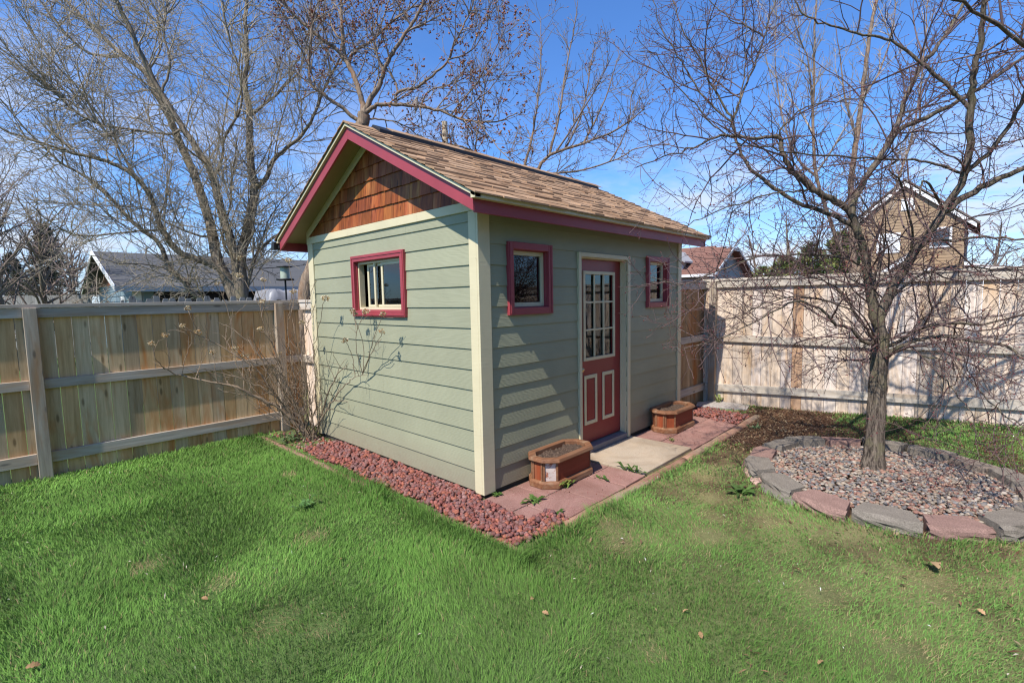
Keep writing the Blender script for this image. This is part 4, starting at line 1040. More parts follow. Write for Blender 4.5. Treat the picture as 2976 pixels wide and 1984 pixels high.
MA = {
 'trunk': (None, [(694, 760), (700, 700), (708, 650), (722, 600), (748, 520), (785, 420), (815, 330), (832, 283), (836, 262)], 10.0, 0.165, 0.12),
 'm1': ('trunk', z7((552, 710), (545, 680), (530, 600), (480, 450), (440, 380), (420, 250), (410, 100), (410, 0), (400, -100)), 10.3, 0.072, 0.022),
 'm2': ('m1', z7((440, 375), (380, 310), (280, 240), (200, 170), (120, 100), (50, 10), (0, -60)), 9.6, 0.043, 0.015),
 'm3': ('trunk', z7((552, 710), (600, 600), (650, 520), (680, 420), (730, 330), (790, 230), (870, 120), (910, 30), (950, -60)), 9.8, 0.061, 0.022),
 'm4': ('m1', z7((455, 390), (470, 350), (520, 300), (600, 250), (750, 120), (850, 50), (1000, 10), (1150, -60)), 10.6, 0.040, 0.011),
 'm5': ('trunk', z7((552, 712), (590, 680), (650, 650), (750, 650), (900, 660), (1020, 690), (1150, 740), (1280, 760), (1400, 750), (1500, 700)), 9.6, 0.054, 0.009),
 'm6': ('m5', z7((755, 648), (760, 575), (880, 540), (1000, 450), (1080, 370), (1120, 260), (1200, 100), (1230, -20)), 9.5, 0.036, 0.011),
 'm7': ('m6', z7((762, 580), (745, 505), (700, 440), (640, 360), (610, 300), (560, 150), (560, 0)), 10.2, 0.022, 0.007),
 'm8': ('trunk', z7((545, 740), (500, 740), (400, 660), (300, 590), (220, 520), (215, 330), (230, 150), (220, 0)), 9.6, 0.050, 0.013),
 'm9': ('m6', z7((1085, 360), (1200, 330), (1290, 220), (1330, 100), (1390, 0)), 9.2, 0.016, 0.005),
 'm10': ('m5', z7((900, 660), (960, 560), (1050, 540), (1180, 480), (1260, 420)), 9.8, 0.018, 0.005),
 'm11': ('m5', z7((1150, 740), (1220, 650), (1330, 560), (1420, 440), (1470, 340)), 9.4, 0.016, 0.005),
 'm12': ('trunk', z7((545, 735), (640, 740), (760, 760), (880, 830), (960, 880)), 10.4, 0.022, 0.006),
 'm13': ('m1', z7((425, 260), (360, 190), (330, 80), (300, -40)), 10.9, 0.025, 0.009),
}
def big_tree(name, label, specs, dep, mats, cfg, seed, foot, pert=0.008, bloom=None, more=0.0):
    rng = np.random.default_rng(seed); limbs = pix_limbs(specs, dep)
    P0 = limbs['trunk'][0][0]; root = empty(name, (P0[0], P0[1], -0.08), label, 'tree')
    T0 = Tubes(); Tc = [Tubes()]; tips = []
    for nm, (P, R, _, _) in limbs.items():
        P = P + np.vstack([np.zeros((1, 3)), rng.normal(size=(len(P)-1, 3))*pert])
        if nm == 'trunk':
            P = np.vstack([[P[0, 0]-0.02, P[0, 1], -0.15], P]); R = np.concatenate([[R[0]*1.25], R])
        T0.add(P, R, 14 if R[0] > 0.08 else 7, 0.05 if R[0] > 0.08 else 0.0, len(P))
        if nm != 'trunk':
            grow(Tc, P, R, 0, cfg, rng, tips)
            if more: grow(Tc, P, R, 0, [dict(dens=more, t0=0.2, ang=(20, 60), up=0.25, len=2.3, seg=9, r=0.030, tip=0.006, wob=0.07, curve=0.02, k=5, tipl=9)] + cfg, rng, tips)
    T0.obj('trunk', mats[0], root); Tc[0].obj('crown', mats[1], root)
    if bloom:
        tips = [t for t in tips if rng.random() < bloom['keep']]
        bits(bloom['name'], tips, bloom['size'], bloom['mat'], bloom['cols'], rng, root, bloom['n'])['kind'] = 'stuff'
    print(name, Tc[0].n, len(tips)); return root
cfgW = [dict(dens=7.6, t0=0.10, ang=(28, 85), up=0.16, len=1.9, seg=8, r=0.015, tip=0.0042, wob=0.13, curve=0.03, k=4),
        dict(dens=6.2, t0=0.08, ang=(28, 75), up=0.16, len=0.80, seg=5, r=0.0075, tip=0.0038, wob=0.14, curve=0.04),
        dict(dens=5.6, t0=0.05, ang=(30, 75), up=0.10, len=0.32, seg=3, r=0.0046, tip=0.0036, wob=0.15, curve=0.02)]
big_tree('willow_tree', 'huge many-stemmed bare tree with pale twigs behind the left fence', WI, 10.5, (BARK_W, TWIG_W), cfgW, 21, 0, bloom=dict(keep=0.10, size=0.012, mat=SEED_M, cols=[(0.20, 0.15, 0.08), (0.17, 0.09, 0.05)], n=1, name='buds'))
cfgM = [dict(dens=5.4, t0=0.12, ang=(25, 70), up=0.12, len=1.10, seg=6, r=0.015, tip=0.0040, wob=0.15, curve=0.03, k=4),
        dict(dens=6.0, t0=0.1, ang=(25, 65), up=0.12, len=0.52, seg=4, r=0.0070, tip=0.0038, wob=0.17, curve=0.03),
        dict(dens=6.0, t0=0.1, ang=(30, 70), up=0.1, len=0.20, seg=2, r=0.0046, tip=0.0036, wob=0.15)]
big_tree('maple_tree', 'leaning bare maple with clusters of red-brown bloom behind the shed roof', MA, 10.0, (BARK_M, TWIG_M), cfgM, 22, 0, bloom=dict(keep=0.62, size=0.023, mat=SEED_M, cols=[(0.26, 0.10, 0.045), (0.32, 0.15, 0.07), (0.19, 0.06, 0.04)], n=3, name='bloom_clusters'), more=0.75)
BG = {
 'trunk': (None, [(1150, 900), (1160, 700), (1175, 560), (1185, 470), (1188, 440)], 12.0, 0.16, 0.10),
 'a': ('trunk', [(1186, 450), (1230, 400), (1262, 355), (1340, 330), (1420, 295), (1480, 250)], 11.2, 0.06, 0.012),
 'b': ('trunk', [(1185, 460), (1205, 380), (1225, 300), (1240, 180), (1243, 40)], 12.2, 0.05, 0.008),
 'c': ('a', [(1262, 355), (1285, 260), (1300, 160), (1320, 60), (1328, 0)], 12.0, 0.035, 0.007),
 'd': ('a', [(1300, 340), (1340, 250), (1355, 160), (1368, 90)], 11.6, 0.025, 0.006),
 'e': ('trunk', [(1187, 445), (1140, 400), (1090, 350), (1030, 330), (960, 320)], 11.4, 0.05, 0.01),
 'f': ('a', [(1340, 330), (1390, 230), (1410, 160), (1425, 120)], 11.4, 0.022, 0.006),
 'g': ('a', [(1230, 400), (1320, 395), (1400, 372), (1470, 340), (1540, 330)], 10.9, 0.028, 0.008),
 'h': ('g', [(1400, 372), (1440, 300), (1450, 220), (1460, 190)], 11.4, 0.018, 0.006),
 'i': ('e', [(1090, 350), (1105, 260), (1120, 180), (1150, 120)], 11.9, 0.02, 0.006),
}
big_tree('young_maple_tree', 'thin upright bare maple rising behind the middle of the shed ridge', BG, 12.0, (BARK_M, TWIG_M), [dict(cfgM[0], len=0.9, up=0.3), dict(cfgM[1], up=0.25), cfgM[2]], 23, 0, bloom=dict(keep=0.28, size=0.018, mat=SEED_M, cols=[(0.24, 0.10, 0.05), (0.28, 0.14, 0.075)], n=2, name='bloom_clusters'), more=0.25)
PO = {
 'trunk': (None, [(1968, 900), (1966, 760), (1963, 680), (1961, 640)], 12.5, 0.15, 0.12),
 'a': ('trunk', z8((1188, 1410), (1170, 1000), (1200, 700), (1225, 520), (1250, 300), (1275, 120), (1300, 0), (1320, -150)), 12.8, 0.085, 0.03),
 'b': ('trunk', z8((1185, 1420), (1080, 1150), (1000, 900), (980, 650), (985, 400), (990, 150), (1000, -60)), 12.3, 0.055, 0.02),
 'c': ('b', z8((985, 560), (960, 330), (900, 160), (870, 0)), 12.0, 0.025, 0.008),
 'd': ('a', z8((1205, 700), (1140, 480), (1120, 300), (1090, 100)), 12.6, 0.03, 0.008),
 'e': ('a', z8((1225, 520), (1330, 330), (1380, 150), (1400, 0)), 13.2, 0.03, 0.01),
 'f': ('trunk', z8((1190, 1420), (1300, 1200), (1420, 900), (1500, 600), (1540, 300), (1560, 0)), 13.4, 0.045, 0.012),
 'g': ('b', z8((1000, 900), (900, 800), (840, 650), (800, 450), (790, 200), (800, 0)), 12.9, 0.03, 0.008),
}
big_tree('poplar_tree', 'tall upright pale bare tree beyond the right fence, behind the crabapple', PO, 12.5, (BARK_M, TWIG_P), [dict(cfgM[0], dens=3.0, up=0.7, len=1.3), dict(cfgM[1], up=0.4), cfgM[2]], 24, 0, more=0.5)

# generic far trees: a few shared meshes, copied
def rand_tree(name, seed, hgt, twig, bark, spread=0.5, thick=1.0, up=0.3, levels=3, low=0.22, dn=26):
    rng = np.random.default_rng(seed); T0 = Tubes(); Tc = [Tubes()]
    P = [np.zeros(3)]; d = np.array([0, 0, 1.0])
    for i in range(9):
        d = d + rng.normal(size=3)*0.06; d[2] = abs(d[2]); d /= np.linalg.norm(d); P.append(P[-1]+d*hgt*0.8/9)
    P = np.array(P); R = np.linspace(0.022*hgt*thick, 0.004*hgt, len(P)); T0.add(P, R, 8)
    cfg = [dict(dens=dn/hgt, t0=low, ang=(25, 70), up=up, len=hgt*0.40*spread*2*0.7, seg=6, r=0.0075*hgt, tip=0.006, wob=0.12, curve=0.05, k=4),
           dict(dens=22/hgt, t0=0.12, ang=(25, 65), up=up, len=hgt*0.15, seg=4, r=0.0026*hgt, tip=0.005, wob=0.15, curve=0.04),
           dict(dens=32/hgt, t0=0.1, ang=(20, 60), up=up*0.6, len=hgt*0.06, seg=3, r=0.0011*hgt, tip=0.0045, wob=0.15)][:levels]
    grow(Tc, P, R, 0, cfg, rng)
    return T0.mesh('trunk', bark), Tc[0].mesh('crown', twig)
def place_tree(name, meshes, loc, sc, rz, label, group):
    root = empty(name, loc, label, 'tree', group, rz)
    for nm, me in zip(('trunk', 'crown'), meshes):
        o = link(bpy.data.objects.new(nm, me), root)
    root.scale = (sc, sc, sc*1.0); return root
tA = rand_tree('far', 31, 6.0, TWIG_B, BARK_W, 0.70, 0.8, 0.15, 3, 0.06, 60); tB = rand_tree('far', 32, 9.0, TWIG_B, BARK_W, 0.45, 1.0, 0.3); tC = rand_tree('far', 33, 8.0, TWIG_P, BARK_M, 0.40, 0.9, 0.45)
def gp(dx, dep): p = at(dx, 700, dep); return (p[0], p[1], -0.1)
far = [('brown_twiggy_tree', tA, 20, 14.0, 1.0, 0.4, 'brown twiggy small tree above the fence at the far left edge', 'scrubby trees at far left'),
       ('brown_twiggy_tree', tA, 105, 16.5, 1.0, 2.4, 'brown twiggy small tree left of the dark spruce', 'scrubby trees at far left'),
       ('brown_twiggy_tree', tA, -120, 13.0, 1.1, 4.4, 'brown twiggy small tree just outside the left edge', 'scrubby trees at far left'),
       ('brown_twiggy_tree', tA, 165, 19.0, 0.9, 5.3, 'brown twiggy small tree between spruce and grey garage', 'scrubby trees at far left'),
       ('bare_tree', tB, 330, 42.0, 1.0, 1.0, 'far bare tree behind the left end of the garage ridge', 'far bare trees'),
       ('bare_tree', tB, 640, 40.0, 1.0, 3.0, 'far bare tree behind the right end of the garage ridge', 'far bare trees'),
       ('bare_tree', tC, 480, 46.0, 1.0, 5.0, 'far bare tree behind the middle of the garage ridge', 'far bare trees'),
       ('bare_tree', tC, 700, 30.0, 0.75, 0.3, 'bare tree seen under the left eave of the shed', 'far bare trees'),
       ('bare_tree', tC, 1440, 24.0, 0.85, 2.0, 'bare tree behind the far end of the shed ridge', 'far bare trees'),
       ('bare_tree', tB, 1700, 40.0, 0.9, 2.6, 'bare tree behind the brown roofed house', 'far bare trees'),
       ('bare_tree', tC, 1745, 27.0, 0.8, 4.1, 'pale bare tree right of the brown roofed house', 'far bare trees'),
       ('bare_tree', tB, 1830, 30.0, 0.9, 0.9, 'bare tree behind the green evergreens', 'far bare trees'),
       ('bare_tree', tC, 1880, 22.0, 0.75, 5.9, 'pale bare tree just behind the green evergreens', 'far bare trees'),
       ('bare_tree', tB, 2260, 30.0, 0.8, 3.7, 'bare tree right of the tan house gable', 'far bare trees'),
       ('bare_tree', tB, 900, 21.0, 0.80, 0.6, 'bare tree behind the near end of the shed ridge', 'far bare trees'),
       ('bare_tree', tC, 1060, 22.0, 0.80, 2.9, 'bare tree behind the utility pole', 'far bare trees'),
       ('bare_tree', tB, 1230, 20.0, 0.72, 4.9, 'bare tree behind the middle of the shed roof', 'far bare trees'),
       ('bare_tree', tC, 1340, 18.0, 0.74, 5.5, 'bare tree right of the thin upright maple', 'far bare trees'),
       ('bare_tree', tB, 1560, 26.0, 0.80, 1.4, 'bare tree above the far eave of the shed', 'far bare trees'),
       ('bare_tree', tB, 1980, 34.0, 0.95, 2.2, 'bare tree left of the tan house', 'far bare trees'),
       ('bare_tree', tC, 2380, 26.0, 0.8, 1.7, 'pale bare tree at the right edge beyond the fence', 'far bare trees')]
for nm, ms, dx, dep, sc, rz, lab, grp in far: place_tree(nm, ms, gp(dx, dep), sc, rz, lab, grp)

# evergreens
def conifer(name, label, loc, hgt, rad, cols, seed, n_br=260, droop=-0.18, group=None, dense=26, leaf=0.10, point=1.0):
    rng = np.random.default_rng(seed); root = empty(name, loc, label, 'tree', group)
    T0 = Tubes(); T0.add(np.array([[0, 0, 0], [0, 0, hgt*0.5], [0, 0, hgt*0.98]]), np.array([hgt*0.018, hgt*0.011, hgt*0.002]), 7)
    V = []; C = []
    for i in range(n_br):
        t = rng.random()**0.8; z = hgt*(0.04+0.95*t); rl = rad*(1-t)**point*rng.uniform(0.65, 1.12)+0.04*rad; a = rng.uniform(0, 6.283)
        d = np.array([math.cos(a), math.sin(a), droop+rng.uniform(-0.1, 0.25)])
        n = int(dense*(0.4+rl/rad)); s = rng.uniform(0.12, 1.0, n)[:, None]
        p = np.array([0, 0, z]) + d*rl*s + rng.normal(size=(n, 3))*rl*0.10
        ln = leaf*rng.uniform(0.6, 1.4, (n, 1)); dd = d*0.7 + rng.normal(size=(n, 3))*0.55; dd /= np.linalg.norm(dd, axis=1, keepdims=True)
        sd_ = np.cross(dd, rng.normal(size=(n, 3))); sd_ /= np.maximum(np.linalg.norm(sd_, axis=1, keepdims=True), 1e-6)
        V.append(np.stack([p-sd_*ln*0.22, p+sd_*ln*0.22, p+dd*ln], 1)); C.append(np.array(cols)[rng.integers(0, len(cols), n)]*rng.uniform(0.7, 1.3, (n, 1)))
    V = np.concatenate(V); C = np.concatenate(C); n = len(V)
    me = np_mesh('crown', V.reshape(-1, 3), [np.arange(n*3).reshape(-1, 3)], NEEDLE, np.repeat(C[:, None, :], 3, 1).reshape(-1, 3))
    link(bpy.data.objects.new('trunk', T0.mesh('trunk', BARK_M)), root); link(bpy.data.objects.new('crown', me), root); return root
DKG = [(0.055, 0.060, 0.034), (0.075, 0.072, 0.042), (0.10, 0.082, 0.055)]; GRN = [(0.12, 0.17, 0.045), (0.17, 0.22, 0.06), (0.23, 0.24, 0.08), (0.22, 0.17, 0.07)]
p = gp(118, 27.0); conifer('spruce_tree', 'dark spruce behind the twiggy trees left of the garage', p, 6.4, 2.5, DKG, 61, 260, dense=26, leaf=0.26)
p = gp(35, 30.0); conifer('spruce_tree', 'dark spruce at the far left edge of the yard view', p, 5.2, 2.2, DKG, 62, 170, dense=22, leaf=0.26)
for i, (dx, dep, h, r, lab) in enumerate([(1800, 15.5, 2.95, 1.1, 'low green arborvitae left of the others beyond the right fence'), (1862, 15.0, 3.25, 1.2, 'rounded green arborvitae in the middle of the evergreen clump'), (1925, 16.0, 3.7, 1.15, 'tall green arborvitae beside the tan house'), (1750, 17.0, 2.7, 0.9, 'shaded small arborvitae at the left of the evergreen clump')]):
    conifer('arborvitae', lab, gp(dx, dep), h, r, GRN, 70+i, 240, 0.15, 'evergreens beyond the right fence', 34, 0.12, 0.6)

# ------------------------------------------------------------------ hydrangea by the gable corner
def zf(x, y): return ((750+x/2.305)/1.26531, (320+y/2.305)/1.26531)
def z4(x, y): return (x/2.48, 513.7+y/2.48)
def hydrangea():
    base = np.array([-0.16, 3.10, -0.05]); rng = np.random.default_rng(9)
    root = empty('hydrangea_shrub', tuple(base), 'leafless hydrangea shrub with dried tan flower heads at the shed corner', 'shrub')
    T = Tubes(); tw = Tubes(); heads = []
    def fd(P): return float((P-CAM)@CF)
    PX = []
    def cane(px, d1, r0, r1):
        st = base+np.array([rng.uniform(-0.07, 0.07), rng.uniform(-0.07, 0.07), 0]); dd = np.linspace(fd(st), d1, len(px)+1)[1:]
        pts = [st]+[at(a, b_, q) for (a, b_), q in zip(px, dd)]
        for q in pts[1:]:
            if q[1] > 3.66: q[1] = 3.66
            if q[0] > -0.07 and q[1] < 3.25: q[0] = -0.07
        P = smooth_path(pts, 5); P[2:] += rng.normal(size=(len(P)-2, 3))*0.008; R = np.linspace(r0, r1, len(P)); T.add(P, R, 7); PX.append((P, R))
    cane([z4(1640, 1100), z4(1560, 1030), z4(1450, 980), z4(1350, 930), z4(1200, 900), z4(1000, 860), z4(930, 820)], 5.6, 0.028, 0.005)
    cane([z4(1600, 1010), z4(1480, 850), z4(1330, 740), z4(1180, 660), z4(1060, 600)], 5.7, 0.013, 0.004)
    cane([z4(1620, 980), z4(1530, 850), z4(1440, 700), z4(1330, 600), z4(1230, 560)], 5.9, 0.012, 0.004)
    cane([z4(1660, 1000), z4(1610, 850), z4(1560, 700), z4(1500, 560), z4(1480, 430)], 6.0, 0.012, 0.0035)
    cane([z4(1690, 1020), z4(1680, 880), z4(1650, 720), z4(1640, 560), z4(1660, 420)], 6.2, 0.011, 0.0035)
    cane([z4(1740, 1040), z4(1730, 900), z4(1720, 760), z4(1740, 620), z4(1735, 480)], 6.2, 0.010, 0.0035)
    cane([z4(1790, 1080), z4(1800, 940), z4(1790, 780), z4(1800, 640)], 5.9, 0.010, 0.0035)
    cane([z4(1840, 1050), z4(1900, 930), z4(1960, 850), z4(2020, 800)], 5.75, 0.012, 0.0035)
    cane([z4(1850, 1080), z4(1960, 960), z4(2080, 880), z4(2170, 840)], 5.6, 0.011, 0.003)
    cane([z4(1660, 1080), z4(1560, 980), z4(1420, 900), z4(1250, 850), z4(1130, 820)], 5.5, 0.010, 0.0035)
    cane([z4(1700, 1080), z4(1650, 950), z4(1570, 820), z4(1430, 790), z4(1330, 720)], 5.6, 0.010, 0.0035)
    cgf = [dict(dens=6.5, t0=0.22, ang=(25, 65), up=0.28, len=0.42, seg=5, r=0.0046, tip=0.0022, wob=0.15, curve=0.02, k=4), dict(dens=6.5, t0=0.15, ang=(25, 65), up=0.2, len=0.17, seg=4, r=0.003, tip=0.0018, wob=0.18)]
    for P, R in PX: grow([tw], P, R, 0, cgf, rng)
    tips = [z4(1070, 480), z4(1040, 580), z4(940, 635), z4(865, 680), z4(1365, 195), z4(1640, 205), z4(1800, 265), z4(1670, 385), z4(1240, 340), z4(1365, 295), z4(1480, 600), z4(1340, 710), z4(1410, 750), z4(1500, 320), z4(1590, 740), z4(1380, 750),
            zf(640, 1350), zf(720, 1350), zf(835, 1365), zf(830, 1480), zf(580, 1540), zf(450, 1260), zf(400, 1070), z4(1490, 440), z4(1720, 560), z4(1800, 470), z4(1130, 620), z4(1210, 730)]
    allp = np.concatenate([P[6:] for P, R in PX])
    for i, tp in enumerate(tips):
        if tp[0] > 742:      # in front of the gable wall
            r = at(tp[0], tp[1], 1.0)-CAM; q = CAM + r*((-rng.uniform(0.12, 0.24)-CAM[0])/r[0])
        else:
            q = at(tp[0], tp[1], rng.uniform(5.55, 6.1) if tp[0] < 620 else rng.uniform(5.9, 6.4))
            if q[1] > 3.66: r = q-CAM; q = CAM + r*((3.6-CAM[1])/r[1])
        st = allp[np.argmin(np.linalg.norm(allp-(q-np.array([0, 0, 0.42])), axis=1))]
        mid = st*0.5+q*0.5+rng.normal(size=3)*0.035
        if mid[0] > -0.07 and mid[1] < 3.25: mid[0] = -0.07
        Q = smooth_path([st, mid, q], 5); Q[1:-1] += rng.normal(size=(len(Q)-2, 3))*0.005; RQ = np.linspace(0.0046, 0.0026, len(Q)); T.add(Q, RQ, 5); heads.append(q)
        grow([tw], Q, RQ, 0, [dict(cgf[0], dens=4.0, len=0.24), cgf[1]], rng)
    for k in range(16):   # plain young canes
        st = base+np.array([rng.uniform(-0.12, 0.10), rng.uniform(-0.14, 0.14), 0])
        q = st+np.array([rng.uniform(-0.85, 0.10), rng.uniform(-0.45, 0.45), rng.uniform(0.7, 1.6)])
        q[0] = min(q[0], -0.07); q[1] = min(q[1], 3.62)
        Q = smooth_path([st, st*0.5+q*0.5+rng.normal(size=3)*0.06, q], 6); Q[2:] += rng.normal(size=(len(Q)-2, 3))*0.006; RQ = np.linspace(0.0065, 0.0026, len(Q)); T.add(Q, RQ, 5)
        grow([tw], Q, RQ, 0, cgf, rng)
    T.obj('canes', HYD, root); tw.obj('crown', HYD, root)
    protos = []
    for k in range(4):
        n = 70; c = rng.normal(size=(n, 3)); c /= np.linalg.norm(c, axis=1, keepdims=True); c *= np.array([0.040, 0.040, 0.026])*rng.uniform(0.5, 1.0, (n, 1))
        a = rng.normal(size=(n, 3)); a /= np.linalg.norm(a, axis=1, keepdims=True); b2 = np.cross(a, rng.normal(size=(n, 3))); b2 /= np.linalg.norm(b2, axis=1, keepdims=True); s = rng.uniform(0.006, 0.012, (n, 1))
        V = np.stack([c-a*s, c-b2*s*0.7, c+a*s, c+b2*s*0.7], 1); cols = np.array([(0.50, 0.38, 0.20), (0.62, 0.50, 0.31), (0.36, 0.20, 0.08), (0.66, 0.57, 0.42)])[rng.integers(0, 4, n)]*(1 if k else 0.75)
        protos.append(np_mesh('flower_head', V.reshape(-1, 3), [np.arange(n*4).reshape(-1, 4)], HYDF, np.repeat(cols[:, None, :], 4, 1).reshape(-1, 3)))
    for i, q in enumerate(heads):
        o = link(bpy.data.objects.new('flower_head', protos[i % 4])); o.location = q; s = rng.uniform(0.8, 1.35); o.scale = (s, s, s); o.rotation_euler = (rng.uniform(-.4, .4), rng.uniform(-.4, .4), rng.uniform(0, 6)); keep(o, root)
hydrangea()

# ------------------------------------------------------------------ fences
def fence(name, label, along, a0, a1, plane, face, zbase, top, rails, posts, bmat, rmat, pal, seed, slope=0.0, bw=0.14, post_w=0.105, special=None, cap=True, thick=0.018, rail_mat_tint=(1, 1, 1)):
    """along: 'x' or 'y'; plane = front of the rails; face = direction (+1/-1) the rails look along the other axis"""
    rng = np.random.default_rng(seed)
    mid = (a0+a1)/2
    root = empty(name, (mid, plane, 0) if along == 'x' else (plane, mid, 0), label, 'fence')
    def bx(m, u0, u1, d0, d1, z0, z1, tint=(1, 1, 1)):
        if along == 'x': m.box(u0, u1, plane+face*d0, plane+face*d1, z0, z1, tint)
        else: m.box(plane+face*d0, plane+face*d1, u0, u1, z0, z1, tint)
    m = MB(); u = a0
    while u < a1-0.02:
        wd = bw*rng.uniform(0.93, 1.05); u1 = min(u+wd, a1); c = np.array(pal[rng.integers(len(pal))])*rng.uniform(0.8, 1.15)
        if special and special[0] < (u+u1)/2 < special[1]: c = np.array(special[2])
        dz = rng.uniform(-0.004, 0.004); tl = rng.uniform(-0.003, 0.003)
        bx(m, u+0.0025, u1-0.0025, -0.038-thick-dz*0.5, -0.0385-abs(dz)*0.3, zbase(u), top-0.045+dz, tuple(c)); u = u1
    keep(m.build('board_panel', bmat), root)
    for (z0, z1) in rails:
        edges = [a0] + [p for p in posts if a0 < p < a1] + [a1]
        for i in range(len(edges)-1):
            m = MB(); k = rng.uniform(0.88, 1.12); u0, u1 = edges[i], edges[i+1]
            h = post_w/2+0.001
            v0 = u0+(h if u0 in posts else 0); v1 = u1-(h if u1 in posts else 0)
            s = slope if z0 < 0.5 else 0.0
            za, zb = s*(v0-a1)*-1*0+s*(a1-v0), s*(a1-v1)
            tt = tuple(np.array(rail_mat_tint)*k)
            if along == 'x': q = lambda u_, d, z: (u_, plane+face*d, z)
            else: q = lambda u_, d, z: (plane+face*d, u_, z)
            lo_ = [q(v0, -0.0375, z0+za), q(v1, -0.0375, z0+zb), q(v1, 0, z0+zb), q(v0, 0, z0+za)]; hi_ = [q(v0, -0.0375, z1+za), q(v1, -0.0375, z1+zb), q(v1, 0, z1+zb), q(v0, 0, z1+za)]
            if (along == 'x') == (face > 0): pass
            else: lo_ = lo_[::-1]; hi_ = hi_[::-1]
            m.hexa(lo_, hi_, tt); keep(m.build('rail', rmat, bevel=0.003), root)
    if cap:
        m = MB(); u = a0
        while u < a1-0.01:
            u1 = min(u+2.44, a1); bx(m, u, u1-0.002, -0.085, 0.012, top-0.036, top, tuple(np.array(rail_mat_tint)*rng.uniform(0.9, 1.1))); u = u1
        keep(m.build('cap', rmat, bevel=0.003), root)
    for p_ in posts:
        m = MB(); bx(m, p_-post_w/2, p_+post_w/2, -0.037, 0.052, -0.12, top-0.0375, (rng.uniform(0.9, 1.1),)*3); keep(m.build('post', POSTW, bevel=0.005), root)
    return root
PALL = [(0.97, 0.95, 0.90), (1.0, 0.89, 0.74), (1.05, 0.98, 0.88), (0.88, 0.82, 0.75), (0.98, 0.83, 0.64), (0.97, 0.97, 0.97), (1.1, 1.04, 0.93)]
PALR2 = [(1, 1, 1), (1.05, 1.0, 0.93), (0.98, 0.93, 0.86), (1.04, 1.02, 1.02), (0.95, 0.88, 0.78)]
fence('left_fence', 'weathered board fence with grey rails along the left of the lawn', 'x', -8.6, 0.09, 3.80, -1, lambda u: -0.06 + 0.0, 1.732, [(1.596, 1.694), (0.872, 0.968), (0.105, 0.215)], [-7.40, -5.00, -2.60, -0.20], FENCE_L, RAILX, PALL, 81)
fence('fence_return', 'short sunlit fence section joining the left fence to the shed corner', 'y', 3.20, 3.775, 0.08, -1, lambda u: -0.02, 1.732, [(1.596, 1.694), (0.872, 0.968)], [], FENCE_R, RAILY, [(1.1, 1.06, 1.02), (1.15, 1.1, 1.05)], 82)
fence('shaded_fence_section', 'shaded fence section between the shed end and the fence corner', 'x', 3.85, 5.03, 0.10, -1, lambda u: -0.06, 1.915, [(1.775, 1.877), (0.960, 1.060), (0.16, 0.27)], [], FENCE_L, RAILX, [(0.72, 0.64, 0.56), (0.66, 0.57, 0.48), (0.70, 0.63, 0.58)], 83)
fence('right_fence', 'sunlit pale board fence behind the crabapple', 'y', -9.5, 0.155, 5.0, -1, lambda u: -0.04 + 0.05*0, 1.935, [(1.795, 1.897), (0.955, 1.058), (0.148, 0.262)], [-9.4, -0.02], FENCE_R, RAILY, PALR2, 84, slope=0.050, special=(-1.30, -1.16, (0.72, 0.54, 0.40)), post_w=0.10)

fence('added_back_fence', 'unseen board fence added behind the camera to darken the door wall, mirrored in windows', 'x', -9.0, 5.0, -9.2, 1, lambda u: -0.06, 1.90, [(1.76, 1.86), (0.95, 1.05), (0.15, 0.26)], [-8.0, -5.6, -3.2, -0.8, 1.6, 4.0], FENCE_L, RAILX, PALL, 85)  # added out of view: darkens the door wall, gives the windows a reflection
